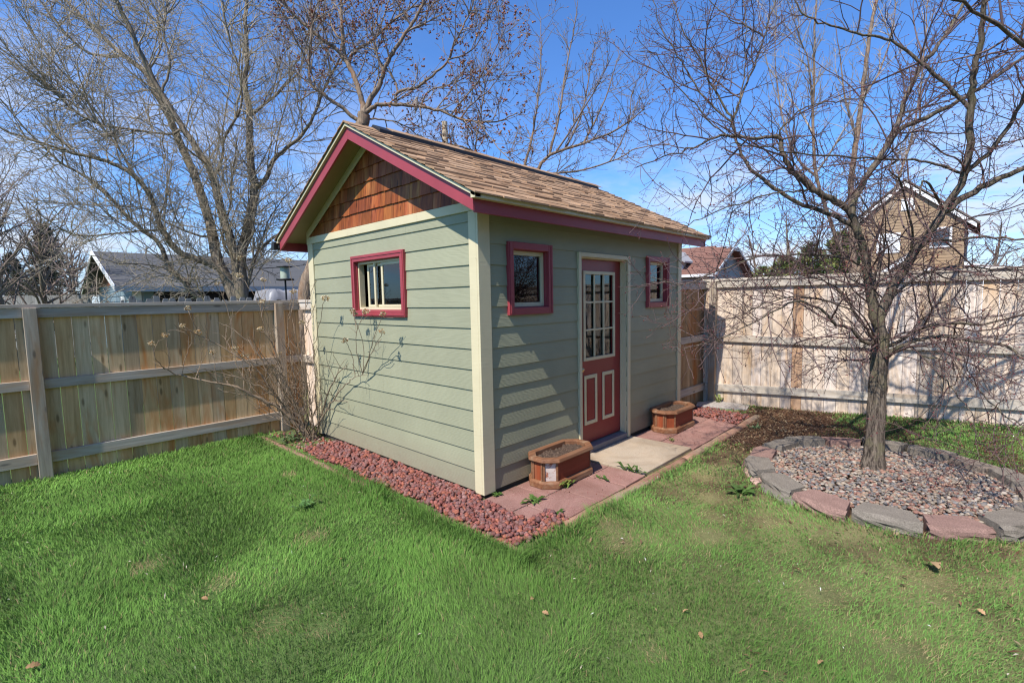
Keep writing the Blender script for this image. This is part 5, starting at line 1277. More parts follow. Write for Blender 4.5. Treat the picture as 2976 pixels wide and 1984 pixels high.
# ------------------------------------------------------------------ planters
def octagon(lx, ly, c): return [(-lx+c, -ly), (lx-c, -ly), (lx, -ly+c), (lx, ly-c), (lx-c, ly), (-lx+c, ly), (-lx, ly-c), (-lx, -ly+c)]
def planter(loc, label, worn):
    root = empty('octagonal_planter', loc, label, 'planter', 'cedar planters beside the door')
    lx, ly, c = 0.345, 0.158, 0.098; H = 0.280
    O = octagon(lx, ly, c)
    m = MB(); B1 = octagon(lx+0.028, ly+0.028, c+0.012)
    n = 8
    lo_ = [(x, y, 0.004) for x, y in B1]; mi = [(x, y, 0.052) for x, y in B1]; hi = [(x, y, 0.070) for x, y in octagon(lx+0.012, ly+0.012, c+0.005)]
    m.poly(lo_+mi+hi, [list(range(n-1, -1, -1)), [2*n+i for i in range(n)]] + [[i, (i+1) % n, n+(i+1) % n, n+i] for i in range(n)] + [[n+i, n+(i+1) % n, 2*n+(i+1) % n, 2*n+i] for i in range(n)], (1.0, 0.95, 0.9))
    m.build('base_moulding', CEDARX, root, bevel=0.004)
    for i in range(8):
        a, b_ = np.array(O[i]), np.array(O[(i+1) % 8]); d = (b_-a)/np.linalg.norm(b_-a); nn = np.array([d[1], -d[0]])
        m = MB(); A, B_ = a+d*0.001, b_-d*0.001; I0, I1 = A-nn*0.016, B_-nn*0.016
        m.hexa([(*A, 0.069), (*B_, 0.069), (*I1, 0.069), (*I0, 0.069)], [(*A, H-0.03), (*B_, H-0.03), (*I1, H-0.03), (*I0, H-0.03)], (1, 1, 1))
        mat = PEEL if (worn and i == 7) else (CEDARR if i in (0, 4) else CEDAR)
        o = m.build('side_panel', mat, root)
        if worn and i == 7: o['label'] = 'panel with peeling white paint'
        m = MB()   # two stiles
        if i not in (0, 4):
            for s0, s1 in ((0.0, 0.020), (np.linalg.norm(b_-a)-0.020, np.linalg.norm(b_-a))):
                p0, p1 = a+d*s0+nn*0.0005, a+d*s1+nn*0.0005; q0, q1 = p0+nn*0.009, p1+nn*0.009
                m.hexa([(*q0, 0.071), (*q1, 0.071), (*p1, 0.071), (*p0, 0.071)], [(*q0, H-0.031), (*q1, H-0.031), (*p1, H-0.031), (*p0, H-0.031)])
            m.build('stile', CEDARX, root, bevel=0.002)
    m = MB(); outer = octagon(lx+0.036, ly+0.036, c+0.015); inner = octagon(lx-0.032, ly-0.032, c-0.013)
    lo_ = [(x, y, H-0.032) for x, y in outer]; hi = [(x, y, H) for x, y in octagon(lx+0.026, ly+0.026, c+0.011)]; ih = [(x, y, H) for x, y in inner]; il = [(x, y, H-0.06) for x, y in inner]
    m.poly(lo_+hi+ih+il, [[i, (i+1) % n, n+(i+1) % n, n+i] for i in range(n)] + [[n+i, n+(i+1) % n, 2*n+(i+1) % n, 2*n+i] for i in range(n)] + [[2*n+i, 2*n+(i+1) % n, 3*n+(i+1) % n, 3*n+i] for i in range(n)] + [[(i+1) % n, i, 3*n+i, 3*n+(i+1) % n] for i in range(n)])
    m.build('rim', CEDARX, root, bevel=0.007)
    # lumpy soil
    rng = np.random.default_rng(int(loc[0]*100)); g = 26; xs = np.linspace(-lx+0.02, lx-0.02, g*2); ys = np.linspace(-ly+0.02, ly-0.02, g)
    X, Y = np.meshgrid(xs, ys, indexing='ij'); Z = H-0.070+0.03*vnoise(X, Y, 9, 3)+0.028*vnoise(X, Y, 34, 4)+rng.normal(size=X.shape)*0.003
    I, J = np.meshgrid(np.arange(g*2-1), np.arange(g-1), indexing='ij'); a = (I*g+J).ravel(); F = np.stack([a, a+g, a+g+1, a+1], -1)
    cen = np.stack([X, Y], -1).reshape(-1, 2)[F].mean(1); k = np.abs(cen[:, 0])+np.abs(cen[:, 1]) < lx+ly-c-0.012
    me = np_mesh('soil', np.stack([X, Y, Z], -1).reshape(-1, 3), [F[k]], SOIL, np.ones((X.size, 3)), True); link(bpy.data.objects.new('soil', me), root)
    return root
planter((0.815, -0.215, -0.032), 'octagonal cedar planter with peeling white end panel, left of the door', True)
planter((3.185, -0.215, -0.032), 'octagonal cedar planter right of the door, by the fence', False)

# ------------------------------------------------------------------ weeds, leaves, litter
def rosette(loc, n, ln, seed, label, cols=((0.08, 0.15, 0.03), (0.11, 0.185, 0.045)), spread=(1.0, 1.0), upz=0.35, grp='weeds in the paving and lawn'):
    rng = np.random.default_rng(seed); V = []; Cc = []
    for i in range(n):
        a = rng.uniform(0, 6.283); d = np.array([math.cos(a)*spread[0], math.sin(a)*spread[1]]); l = ln*rng.uniform(0.5, 1.2); o0 = np.array([rng.normal()*ln*0.35*spread[0], rng.normal()*ln*0.35*spread[1]])
        s = np.array([-d[1], d[0]])/max(np.hypot(*d), 1e-6)*l*rng.uniform(0.14, 0.24); z0 = loc[2]; h = l*upz*rng.uniform(0.4, 1.3)
        b0 = np.array([loc[0], loc[1]])+o0
        V += [(*(b0-s*0.3), z0), (*(b0+s*0.3), z0), (*(b0+d*l*0.55+s), z0+h), (*(b0+d*l*0.55-s), z0+h), (*(b0+d*l), z0+h*0.7)]
        c = np.array(cols[rng.integers(len(cols))])*rng.uniform(0.7, 1.3); Cc += [c]*5
    b0 = np.arange(n)*5; Q = np.stack([b0, b0+1, b0+2, b0+3], -1); Tt = np.stack([b0+3, b0+2, b0+4], -1)
    me = np_mesh('weed', np.array(V), [Q, Tt], WEEDM, np.array(Cc)); return tag(link(bpy.data.objects.new('weed', me)), label, 'weed', grp)
rosette((0.09, -0.06, -0.028), 16, 0.06, 1, 'small weed at the foot of the near corner post')
rosette((0.20, -0.40, -0.028), 22, 0.085, 2, 'dandelion weed growing between pavers in front of the corner post')
rosette((0.13, -0.70, -0.028), 16, 0.06, 3, 'sprawling weed near the outer end of the walk', spread=(1.6, 0.5))
rosette((0.66, -0.42, -0.028), 14, 0.07, 4, 'yellowish weed in the joint before the near planter', ((0.22, 0.24, 0.06), (0.14, 0.2, 0.04)), (1.3, 0.5), 0.7)
rosette((1.02, -0.53, -0.028), 18, 0.055, 5, 'thin weed strip in the paver joint left of the doorstep slab', spread=(0.5, 1.6))
rosette((1.37, -0.68, -0.028), 26, 0.06, 6, 'bright green grass tuft in the joint at the doorstep slab edge', spread=(0.4, 1.9), upz=0.9)
rosette((2.60, -0.47, -0.028), 12, 0.05, 7, 'small weed at the front corner of the far planter', ((0.22, 0.22, 0.07), (0.14, 0.18, 0.05)), upz=0.6)
rosette((1.58, -1.62, -0.04), 40, 0.09, 8, 'leafy bright green weed on the lawn beside the tree ring', spread=(1.5, 1.2))
rosette((-0.36, 3.15, -0.04), 26, 0.10, 9, 'grey-green weed at the foot of the hydrangea', ((0.12, 0.17, 0.07), (0.16, 0.22, 0.10)), (1.3, 1.2), 0.8)
rosette((-0.28, 2.35, -0.03), 16, 0.07, 10, 'small green weed in the lava rock by the gable wall')
rosette((4.92, -0.16, 0.0), 14, 0.09, 11, 'pale weed at the foot of the right fence corner', ((0.30, 0.30, 0.14), (0.2, 0.24, 0.08)), upz=1.2)
rosette((-1.15, 1.0, -0.02), 26, 0.075, 12, 'broad-leaved weed in the middle of the left lawn', ((0.09, 0.19, 0.05), (0.12, 0.22, 0.07)), upz=0.6)
rosette((3.75, -1.05, -0.03), 14, 0.07, 13, 'grey-green weed beside the end of the walk timber', ((0.12, 0.2, 0.09), (0.16, 0.24, 0.12)), upz=0.8)
def oak_leaf(loc, s, rz, label, col, tilt=0.15, grp='dry leaves on the lawn', seed=0):
    rng = np.random.default_rng(seed); n = 22; out = []
    for i in range(n+1):
        t = i/n; w_ = (0.30*math.sin(math.pi*min(1, t*1.05))**0.7)*(0.55+0.45*abs(math.sin(t*math.pi*3.5))); out.append((t-0.5, w_))
    V = [(x, 0, 0.05*math.cos(x*5)) for x, _ in out] + [(x, w_, 0.05*math.cos(x*5)+w_*0.5+rng.normal()*0.02) for x, w_ in out] + [(x, -w_, 0.05*math.cos(x*5)+w_*0.35+rng.normal()*0.02) for x, w_ in out]
    k = n+1; F = [[i, i+1, k+i+1, k+i] for i in range(n)] + [[i+1, i, 2*k+i, 2*k+i+1] for i in range(n)]
    m = MB(); m.poly([(a*s, b_*s, c*s) for a, b_, c in V], F, col); o = m.build('dry_leaf', DRYM, smooth=True, kw=dict(label=label, cat='leaf', group=grp)); o.location = loc; o.rotation_euler = (tilt, tilt*0.7, rz)
oak_leaf((1.06, -2.92, 0.0), 0.15, 0.5, 'large tan oak leaf in the grass before the pale pink ring block', (0.46, 0.30, 0.16), 0.3, seed=1)
def gpt(dx, dy, z=0.0): r = at(dx, dy, 1.0)-CAM; q = CAM+r*((z-CAM[2])/r[2]); return tuple(q)
for i, (dx, dy, lab, s) in enumerate([(76, 1518, 'crumpled brown leaf near the bottom left corner', 0.07), (1830, 1298, 'small orange leaf in the lawn below the tree ring', 0.06), (1575, 1393, 'small brown leaf near the middle of the right lawn', 0.05), (1610, 1448, 'tan curled leaf below the small brown one', 0.05),
                                      (1253, 1398, 'small brown leaf in the dark grass at the bottom middle', 0.05), (1222, 1365, 'tiny brown leaf above the dark grass at the bottom middle', 0.045), (780, 1275, 'pale curled leaf in the centre of the left lawn', 0.045), (1885, 1510, 'brown leaf low on the right lawn', 0.05), (2255, 1395, 'pale leaf at the lower right of the lawn', 0.05), (470, 1365, 'tan leaf in the left lawn above the straw patch', 0.05)]):
    p = gpt(dx, dy, 0.0); oak_leaf((p[0], p[1], -0.022), s*0.85, i*1.3, lab, (0.36+0.08*(i % 3), 0.21+0.05*(i % 3), 0.10+0.03*(i % 3)), 0.35, seed=10+i)
def litter():
    rng = np.random.default_rng(44); n = 16000
    x = rng.uniform(2.7, 4.98, n); y = rng.uniform(-2.1, 0.1, n)
    k = (rng.random(n) < np.exp(-(((x-4.0)/1.25)**2+((y+1.25)/0.66)**2))) & (np.hypot(x-BC[0], y-BC[1]) > 1.07) & ~((y > -0.93) & (x < 4.5)); x, y = x[k], y[k]
    n2 = 500; x2 = rng.uniform(-0.6, 2.6, n2); y2 = rng.uniform(-3.4, -0.95, n2); k2 = (np.hypot(x2-BC[0], y2-BC[1]) > 1.05) & (vnoise(x2, y2, 2.3, 5)*0.6+vnoise(x2, y2, 5.5, 6)*0.4 < 0.47); x = np.concatenate([x, x2[k2]]); y = np.concatenate([y, y2[k2]])
    n3 = 420; x3 = rng.uniform(-3.2, 2.6, n3); y3 = rng.uniform(-3.4, 3.6, n3); k3 = lawn_density(x3, y3) > 0.2; n3 = int(k3.sum()); x = np.concatenate([x, x3[k3]]); y = np.concatenate([y, y3[k3]])
    n = len(x); z = gz(x, y)+rng.uniform(0.002, 0.03, n); z[n-n3:] += 0.022; a = rng.uniform(0, 6.28, n); l = rng.uniform(0.008, 0.026, n); l[n-n3:] *= 0.45; w_ = l*rng.uniform(0.12, 0.5, n)
    c, s = np.cos(a), np.sin(a); up = rng.normal(size=n)*0.008
    V = np.stack([np.stack([x-c*l, y-s*l, z-up], -1), np.stack([x-s*w_, y+c*w_, z+0.004], -1), np.stack([x+c*l, y+s*l, z+up], -1), np.stack([x+s*w_, y-c*w_, z+0.002], -1)], 1)
    pal = np.array([(0.17, 0.085, 0.045), (0.24, 0.14, 0.075), (0.11, 0.06, 0.04), (0.38, 0.28, 0.16)]); t = pal[rng.integers(0, 4, n)]*rng.uniform(0.7, 1.3, (n, 1)); t[n-n3:] = np.array([(0.55, 0.48, 0.36), (0.42, 0.27, 0.15), (0.65, 0.62, 0.55)])[rng.integers(0, 3, n3)]
    me = np_mesh('mulch_litter', V.reshape(-1, 3), [np.arange(n*4).reshape(-1, 4)], DRYM, np.repeat(t[:, None, :], 4, 1).reshape(-1, 3))
    tag(link(bpy.data.objects.new('mulch_litter', me)), 'brown leaf litter and mulch below the fence corner and lawn edge', 'litter', kind='stuff')
litter()

# ------------------------------------------------------------------ neighbours
def gable_house_x(root, x0, x1, yc, hw, ze, zr, wall, roofm, over=0.35, th=0.12, zf_=-0.1, rt=(0.1, 0.1, 0.11), rows=14):
    """ridge along x, gable at x0 facing -x"""
    m = MB(); sl = (zr-ze)/hw
    wy = hw-over
    m.prism([(x0+over, yc-wy, zf_), (x0+over, yc+wy, zf_), (x0+over, yc+wy, zr-sl*wy-th), (x0+over, yc, zr-th), (x0+over, yc-wy, zr-sl*wy-th)], (x1-x0-2*over, 0, 0)); keep(m.build('wall', wall), root)
    m = MB()
    for sg in (-1, 1):
        for r in range(rows):
            a, b_ = hw*(1-r/rows), hw*(1-(r+1)/rows); k = 0.95+0.1*random.random()
            za, zb = zr-sl*a, zr-sl*b_
            P = [(x0, yc+sg*a, za-th), (x0, yc+sg*a, za+0.004), (x0, yc+sg*(b_-0.02 if r < rows-1 else 0), zb+0.0), (x0, yc+sg*(b_-0.02 if r < rows-1 else 0), zb-th)]
            m.prism(P, (x1-x0, 0, 0), tuple(np.array(rt)*k))
    rf = keep(m.build('roof', roofm), root); return rf, sl, wy
gar = empty('grey_roofed_garage', (4, 21.3, 0), 'blue sided garage with slate grey roof and white gable trim behind the left fence', 'garage')
gx, gyc, ghw, gze, gzr = -0.17, 21.35, 4.45, 2.33, 3.80
rf, sl, wy = gable_house_x(gar, gx, 12.0, gyc, ghw, gze, gzr, G_SIDE, G_ROOF, 0.55, 0.10, -0.3, (0.125, 0.123, 0.122), 34)
for sg in (-1, 1):
    m = MB(); m.prism([(gx-0.03, gyc+sg*(ghw+0.03), gze-0.14), (gx-0.03, gyc+sg*(ghw+0.03), gze+0.05), (gx-0.03, gyc, gzr+0.05), (gx-0.03, gyc, gzr-0.14)], (0.028, 0, 0)); keep(m.build('bargeboard', WHITE), gar)
m = MB(); m.box(gx, 12.0, gyc-ghw-0.03, gyc-ghw-0.002, gze-0.16, gze+0.02); keep(m.build('eave_fascia', m_paint('blue_grey_fascia', (0.20, 0.25, 0.30), 0.5, 0.05)), gar)
m = MB(); zz = gzr-sl*wy+0.02
while zz < gzr-0.2:
    h = (gzr-0.12-zz)/sl; y = -h
    while y < h:
        w_ = random.uniform(0.12, 0.3); y1 = min(y+w_, h); h2 = max((gzr-0.12-zz-0.26)/sl, 0)
        k = random.uniform(0.7, 1.2); m.box(gx+0.55-0.03, gx+0.549, gyc+y+0.01, gyc+y1-0.01, zz, min(zz+0.25, gzr-0.12-sl*max(abs(y), abs(y1))), (k, k, k)) if gzr-0.12-sl*max(abs(y), abs(y1)) > zz+0.02 else None
        y = y1
    zz += 0.26
keep(m.build('gable_shingles', SHAKE), gar)
m = MB(); zz = -0.2
while zz < gzr-sl*wy: m.box(gx+0.53, gx+0.549, gyc-wy, gyc+wy, zz, zz+0.165, (random.uniform(0.92, 1.05),)*3); zz += 0.19
keep(m.build('siding', G_SIDE), gar)
m = MB(); m.box(gx+0.50, gx+0.528, gyc-wy+1.45, gyc-wy+2.35, 1.3, 2.05); wfr = keep(m.build('window', WHITE), gar)
m = MB(); m.box(gx+0.49, gx+0.4995, gyc-wy+1.60, gyc-wy+2.20, 1.3, 1.92); keep(m.build('pane', m_plain('dark_pane', (0.10, 0.11, 0.13), 0.2)), gar)
m = MB(); m.box(gx+0.50, gx+0.75, gyc-wy-0.03, gyc-wy-0.003, -0.2, gze-0.02); keep(m.build('corner_trim', WHITE), gar)
m = MB(); m.box(gx+1.1, 11.4, gyc-wy-0.02, gyc-wy-0.003, 0.0, gze-0.17); keep(m.build('bay_shade_sheet', m_plain('painted_bay_shade', (0.012, 0.012, 0.014), 0.8)), gar)  # flat near-black sheet on the wall, painting in the bay's inside shade

th = empty('tan_house', (42, 1.0, 0), 'tall tan house with white trim beyond the right fence', 'house')
X0 = 38.0; m = MB()
m.prism([(X0, -2.25, -0.2), (X0, 4.3, -0.2), (X0, 4.3, 5.4), (X0, 0.73, 8.45), (X0, -2.25, 5.9)], (9, 0, 0)); keep(m.build('wall', TAN), th)
m = MB(); zz = 0.0
while zz < 8.2:
    h0 = max(-2.25, 0.73-(8.45-zz)/0.856) if zz > 5.9 else -2.25; h1 = min(4.3, 0.73+(8.45-zz)/0.854) if zz > 5.4 else 4.3
    m.box(X0-0.03, X0-0.002, h0, h1, zz, zz+0.16, (random.uniform(0.93, 1.05),)*3); zz += 0.185
keep(m.build('siding', TAN), th)
def strip(root, name, mat, pts, w_, x, th_=0.12):
    for (a, b_) in zip(pts[:-1], pts[1:]):
        m = MB(); m.prism([(x, a[0], a[1]-w_), (x, a[0], a[1]), (x, b_[0], b_[1]), (x, b_[0], b_[1]-w_)], (th_, 0, 0)); keep(m.build(name, mat), root)
strip(th, 'bargeboard', WHITE, [(4.75, 5.10), (0.73, 8.62), (-2.75, 5.62)], 0.24, X0-0.25)
m = MB()
for (a, b_) in (((4.9, 5.06), (0.73, 8.72)), ((0.73, 8.72), (-2.9, 5.55))): m.prism([(X0-0.3, a[0], a[1]), (X0-0.3, a[0], a[1]+0.12), (X0-0.3, b_[0], b_[1]+0.12), (X0-0.3, b_[0], b_[1])], (9.6, 0, 0), (0.16, 0.13, 0.11))
keep(m.build('roof', BROWNROOF), th)
for (ya, yb, za, zb) in ((0.95, 1.95, 4.3, 5.35), (-1.55, -0.75, 4.45, 5.45), (0.3, 0.75, 6.95, 7.45)):
    m = MB(); m.box(X0-0.08, X0-0.031, ya-0.12, yb+0.12, za-0.12, zb+0.12); f = keep(m.build('window', WHITE), th)
    if za < 4.4 or za > 6: mt = m_plain('white_blind', (0.72, 0.72, 0.70), 0.5)
    else: mt = m_plain('dark_house_pane', (0.06, 0.08, 0.10), 0.15)
    m = MB(); m.box(X0-0.10, X0-0.081, ya, yb, za, zb); keep(m.build('pane', mt), th)
# lean-to roofs with white edges
strip(th, 'porch_trim', WHITE, [(2.1, 2.55), (-0.15, 4.25)], 0.22, X0-1.6, 0.1); strip(th, 'porch_trim', WHITE, [(0.05, 2.55), (-0.85, 3.15), (-1.5, 2.75)], 0.16, X0-1.6, 0.1)
m = MB(); m.prism([(X0-1.62, 2.2, 2.55), (X0-1.62, 2.2, 2.65), (X0-1.62, -0.15, 4.37), (X0-1.62, -0.15, 4.26)], (1.55, 0, 0), (0.16, 0.13, 0.11)); keep(m.build('porch_roof', BROWNROOF), th)
m = MB(); m.prism([(X0-1.4, 2.0, -0.2), (X0-1.4, -1.5, -0.2), (X0-1.4, -1.5, 2.6), (X0-1.4, -0.15, 4.0), (X0-1.4, 2.0, 2.5)], (1.36, 0, 0)); keep(m.build('porch_wall', TAN), th)
m = MB(); m.prism([(X0-0.5, -2.3, -0.2), (X0-0.5, -4.6, -0.2), (X0-0.5, -4.6, 2.6), (X0-0.5, -3.6, 3.05), (X0-0.5, -2.3, 3.35)], (3, 0, 0)); keep(m.build('garage_gable', WHITE), th)

gh = empty('brown_roofed_house', (22.2, 10, 0), 'low grey-green house with brown roof and white dormer beyond the shed', 'house')
Y0 = 6.0; m = MB(); xe0, xe1, xr, zr, ze = 19.6, 24.9, 22.15, 4.12, 2.62
sl2 = (zr-ze)/(xr-xe0)
m.prism([(xe0+0.35, Y0, -0.2), (xe1-0.35, Y0, -0.2), (xe1-0.35, Y0, ze+0.1), (xr+0.3, Y0, zr-0.22), (xr-0.3, Y0, zr-0.22), (xe0+0.35, Y0, ze+0.1)], (0, 9, 0)); keep(m.build('wall', GREYGREEN), gh)
m = MB(); rows = 16
for r in range(rows):
    a, b_ = r/rows, (r+1)/rows; k = random.uniform(0.9, 1.1); c = tuple(np.array((0.20, 0.105, 0.08))*k)
    xa, xb = xe0-0.1+(xr-xe0+0.1)*a, xe0-0.1+(xr-xe0+0.1)*(b_+0.01); za, zb = ze+(zr-ze)*a, ze+(zr-ze)*b_
    ya = Y0-0.4 if b_ < 0.86 else Y0-0.4+(b_-0.86)*7
    m.prism([(xa, ya, za-0.08), (xa, ya, za+0.012), (xb, ya, zb), (xb, ya, zb-0.08)], (0, 10, 0), c)
    xa, xb = xe1+0.1-(xe1+0.1-xr)*a, xe1+0.1-(xe1+0.1-xr)*(b_+0.01)
    m.prism([(xa, ya, za-0.08), (xa, ya, za+0.012), (xb, ya, zb), (xb, ya, zb-0.08)], (0, 10, 0), c)
m.prism([(xr-0.45, Y0-0.42, zr-0.24), (xr+0.45, Y0-0.42, zr-0.24), (xr, Y0+0.6, zr+0.02)], (0, 0, 0.03), (0.20, 0.105, 0.08))
keep(m.build('roof', BROWNROOF), gh)
for (a, b_) in (((xe0-0.1, ze), (xr-0.42, zr-0.22)), ((xe1+0.1, ze), (xr+0.42, zr-0.22)), ((xr-0.42, zr-0.22), (xr+0.42, zr-0.22))):
    m = MB(); m.prism([(a[0], Y0-0.44, a[1]-0.13), (a[0], Y0-0.44, a[1]-0.005), (b_[0], Y0-0.44, b_[1]-0.005), (b_[0], Y0-0.44, b_[1]-0.13)], (0, 0.035, 0)); keep(m.build('bargeboard', m_paint('grey_white_trim', (0.52, 0.54, 0.52), 0.5, 0.04)), gh)
m = MB(); m.box(xe0-0.22, xe0-0.11, Y0-0.4, 15.5, ze-0.10, ze+0.02); keep(m.build('gutter', WHITE), gh)
m = MB(); m.box(xr-0.45, xr-0.2, Y0-0.03, Y0-0.002, 2.75, 3.45); keep(m.build('window', m_plain('dark_gable_pane', (0.05, 0.06, 0.08), 0.2)), gh)
m = MB(); m.prism([(xe0+0.35, 7.35, ze+0.25), (xe0+0.35, 8.6, ze+0.25), (xe0+0.35, 8.6, 3.35), (xe0+0.35, 7.98, 3.75), (xe0+0.35, 7.35, 3.35)], (2.0, 0, 0)); keep(m.build('dormer', WHITE), gh)
m = MB()
for (a, b_) in (((7.1, 3.22), (7.98, 3.80)), ((7.98, 3.80), (8.85, 3.22))): m.prism([(xe0+0.15, a[0], a[1]), (xe0+0.15, a[0], a[1]+0.08), (xe0+0.15, b_[0], b_[1]+0.08), (xe0+0.15, b_[0], b_[1])], (2.2, 0, 0), (0.30, 0.29, 0.29))
keep(m.build('dormer_roof', BROWNROOF), gh)

oh = empty('added_dark_house', (-3, -17, 0), 'unseen two storey house added behind the camera to darken the door wall, mirrored in windows', 'house')  # added to block sky light from the door wall; also mirrored in the panes
m = MB(); m.box(-14, 9, -24, -15, -0.2, 6.2); keep(m.build('wall', m_paint('brown_house_siding', (0.16, 0.12, 0.09), 0.7, 0.1)), oh)
m = MB(); m.prism([(-14.5, -14.4, 6.1), (-14.5, -24.6, 6.1), (-14.5, -19.5, 9.6)], (24, 0, 0), (0.10, 0.085, 0.075)); keep(m.build('roof', BROWNROOF), oh)
for x_ in (-11, -6.5, -2, 2.5, 6):
    m = MB(); m.box(x_, x_+1.3, -14.99, -14.96, 3.7, 5.1); f = keep(m.build('window', m_plain('far_dark_pane', (0.05, 0.06, 0.07), 0.15)), oh)
# fences and yard things beyond
GREYF = m_wood('grey_far_fence', (0.20, 0.19, 0.17), (0.32, 0.30, 0.275), None, 2)
m = MB(); x = -13.0
for i in range(95):
    p0 = at(-160+i*4.0, 690, 15.8); 
a_, b2 = at(-200, 683, 16.5), at(210, 677, 17.5); d = b2-a_; n = 60
for i in range(n):
    p0, p1 = a_+d*i/n, a_+d*(i+0.96)/n; k = random.uniform(0.85, 1.12); q = np.array([0.0, 0.03, 0])
    m.hexa([(p0[0], p0[1], -0.2), (p1[0], p1[1], -0.2), (p1[0], p1[1]+0.03, -0.2), (p0[0], p0[1]+0.03, -0.2)], [(p0[0], p0[1], a_[2]), (p1[0], p1[1], a_[2]), (p1[0], p1[1]+0.03, a_[2]), (p0[0], p0[1]+0.03, a_[2])], (k, k, k))
m.build('board_fence', GREYF, kw=dict(label='weathered grey board fence far behind the left fence', cat='fence'))
pk = empty('picket_fence', (0, 5.3, 0), 'grey picket fence just showing above the left fence before the garage', 'fence')
m = MB()
for i in range(16):
    px_ = 300+i*19.5+random.uniform(-4, 4); top = at(px_, 687+random.uniform(-5, 3) - (0 if i % 3 else 4), 8.6)
    x, y, z = top; w_ = 0.05
    P = [(x-w_, y, -0.1), (x+w_, y, -0.1), (x+w_, y, z-0.05), (x+w_*0.6, y, z), (x-w_*0.6, y, z), (x-w_, y, z-0.05)]
    m.prism(P, (0, 0.02, 0), (random.uniform(0.85, 1.1),)*3)
keep(m.build('picket_panel', GREYF), pk)
m = MB(); a_, b2 = at(295, 700, 8.7), at(600, 700, 8.7); m.prism([(a_[0], a_[1]+0.02, 1.3), (b2[0], b2[1]+0.02, 1.3), (b2[0], b2[1]+0.02, 1.39), (a_[0], a_[1]+0.02, 1.39)], (0.0, 0.03, 0)); keep(m.build('rail', GREYF), pk)
# bird feeder on a pole
q = at(655, 640, 8.3); fx, fy, fz = q
bf = empty('bird_feeder', (fx, fy, -0.1), 'tube bird feeder with flat roof on a pole behind the hydrangea', 'bird feeder')
T = Tubes(); T.add(np.array([[fx, fy, -0.1], [fx, fy, fz-0.02]]), np.array([0.015, 0.015]), 8); T.obj('pole', BLACK, bf)
T = Tubes(); T.add(np.array([[fx, fy, fz], [fx, fy, fz+0.19]]), np.array([0.075, 0.072]), 12); T.obj('seed_tube', m_plain('pale_green_tube', (0.36, 0.40, 0.30), 0.35), bf)
T = Tubes(); T.add(np.array([[fx, fy, fz-0.03], [fx, fy, fz-0.029], [fx, fy, fz], [fx, fy, fz+0.001]]), np.array([0.002, 0.14, 0.14, 0.002]), 14); T.obj('tray', BLACK, bf)
T = Tubes(); T.add(np.array([[fx, fy, fz+0.19], [fx, fy, fz+0.191], [fx, fy, fz+0.205], [fx, fy, fz+0.225]]), np.array([0.002, 0.125, 0.125, 0.003]), 14); T.obj('roof', BLACK, bf)
# tarp covered pile
c0 = at(668, 690, 10.5); rng = np.random.default_rng(2); g = 22; xs = np.linspace(-0.62, 0.62, g)
X, Y = np.meshgrid(xs, xs*0.7, indexing='ij'); rr = np.maximum(np.abs(X)/0.62, np.abs(Y)/0.434)
Zt = np.where(rr < 0.9, 1.0, 1.0-(rr-0.9)*2.0)*1.0 + 0.03*np.sin(X*22+Y*4) + 0.05*vnoise(X, Y, 5, 1)
top = float(at(665, 668, 10.5)[2])
I, J = np.meshgrid(np.arange(g-1), np.arange(g-1), indexing='ij'); a = (I*g+J).ravel(); F = np.stack([a, a+g, a+g+1, a+1], -1)
tp = empty('tarp_covered_pile', (c0[0], c0[1], -0.1), 'silver white tarp draped over a pile behind the hydrangea', 'tarp')
me = np_mesh('tarp', np.stack([X+c0[0], Y+c0[1], top-1.03+Zt*1.0], -1).reshape(-1, 3), [F], m_plain('silver_tarp', (0.22, 0.22, 0.235), 0.45), smooth=True); keep(link(bpy.data.objects.new('tarp', me)), tp)
m = MB(); m.box(c0[0]-0.55, c0[0]+0.55, c0[1]-0.38, c0[1]+0.38, -0.1, top-0.20); keep(m.build('crate_stack', m_paint('pale_crate', (0.55, 0.56, 0.58), 0.6, 0.25)), tp)
# utility pole and cables
up_ = at(1021, 280, 24.0); pole = empty('utility_pole', (up_[0], up_[1], -0.1), 'pale wooden utility pole rising behind the shed ridge', 'pole')
T = Tubes(); T.add(np.array([[up_[0], up_[1], -0.1], [up_[0], up_[1], up_[2]*0.5], [up_[0], up_[1], up_[2]]]), np.array([0.17, 0.155, 0.14]), 10); T.obj('shaft', m_bark('pole_wood', (0.38, 0.28, 0.18), (0.56, 0.44, 0.30), None, 0.3), pole)
m = MB(); m.box(up_[0]-0.05, up_[0]+0.05, up_[1]-0.9, up_[1]+0.9, up_[2]-1.75, up_[2]-1.62); 
def cable(a, b_, sag, r, lab):
    t = np.linspace(0, 1, 24)[:, None]; P = a*(1-t)+b_*t; P[:, 2] -= 4*sag*(t*(1-t))[:, 0]; T = Tubes(); T.add(P, np.full(24, r), 5)
    tag(T.obj('overhead_cable', m_plain('cable_grey', (0.30, 0.32, 0.35), 0.5)), lab, 'cable', 'overhead cables')
cable(up_+np.array([0, 0, -0.2]), at(1720, -25, 16.0), 0.5, 0.007, 'thin overhead cable climbing to the upper right from the pole')
cable(up_+np.array([0, 0, -0.6]), at(2420, 330, 30.0), 0.9, 0.008, 'overhead cable crossing behind the crabapple')
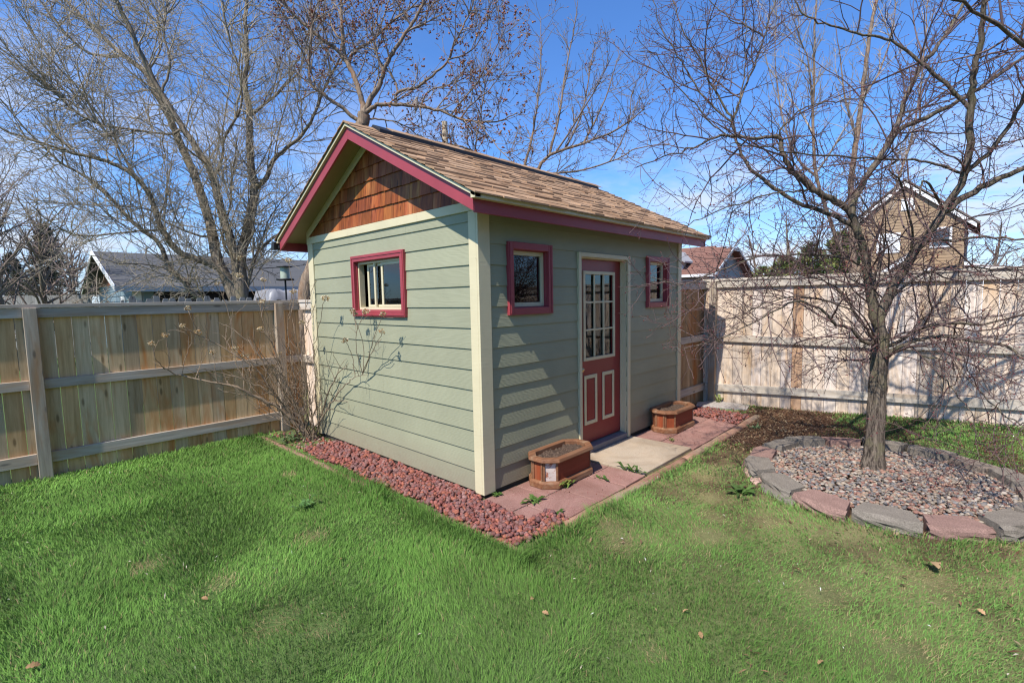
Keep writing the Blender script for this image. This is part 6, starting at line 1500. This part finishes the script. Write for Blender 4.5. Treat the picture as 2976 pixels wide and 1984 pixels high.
# string lights on the left rake
sl_root = empty('string_lights', (-0.235, W+0.1, 2.45), 'string of tiny white bulbs along the left rake soffit', 'string lights')
ys = np.linspace(W+0.16, W/2+0.15, 26); T = Tubes(); T.add(np.array([(-0.235, y, zt(y)-0.055-0.012*(i % 2)) for i, y in enumerate(ys)]), np.full(26, 0.0025), 4); T.obj('wire', BLACK, sl_root)
m = MB()
for y in (W+0.13, W+0.03, W-0.02, W-0.10): m.box(-0.240, -0.231, y-0.004, y+0.004, zt(y)-0.088, zt(y)-0.060)
o = keep(m.build('bulbs', m_plain('clear_bulb', (0.85, 0.85, 0.85), 0.2), bevel=0.002), sl_root)
# dove on a maple limb
bp_ = at(956, 243, 9.62); bd = empty('dove', tuple(bp_), 'small grey-brown dove perched on a maple limb above the ridge', 'bird')
rng = np.random.default_rng(8); V, F = ICO2
def ell(c, s): return V*np.array(s)+np.array(c)
Pd = np.array([[0, 0, -0.09], [0.0, 0, -0.04], [0, 0, 0.02], [0, 0.0, 0.07], [0, -0.012, 0.105], [0, -0.02, 0.125], [0, -0.028, 0.145], [0, -0.03, 0.156]]); Rd = np.array([0.018, 0.03, 0.052, 0.054, 0.036, 0.026, 0.028, 0.010])
T = Tubes(); T.add(Pd+bp_, Rd, 12); T.add(np.array([[0, 0.02, 0.0], [0, 0.03, -0.10], [0, 0.035, -0.15]])+bp_, np.array([0.03, 0.018, 0.004]), 6); T.add(np.array([[0, -0.05, 0.140], [0, -0.075, 0.135]])+bp_, np.array([0.006, 0.001]), 5)
T.obj('body', m_plain('dove_feathers', (0.26, 0.21, 0.175), 0.8), bd)

# ------------------------------------------------------------------ render settings
scene.render.engine = 'CYCLES'
scene.cycles.max_bounces = 6; scene.cycles.diffuse_bounces = 3; scene.cycles.glossy_bounces = 3; scene.cycles.transmission_bounces = 4; scene.cycles.transparent_max_bounces = 10
scene.cycles.use_adaptive_sampling = True; scene.cycles.adaptive_threshold = 0.006
scene.cycles.sample_clamp_indirect = 6.0
scene.cycles.use_denoising = True; scene.cycles.denoising_input_passes = "RGB_ALBEDO_NORMAL"; scene.cycles.denoising_prefilter = "ACCURATE"
scene.cycles.pixel_filter_type = 'BLACKMAN_HARRIS'; scene.cycles.filter_width = 1.2
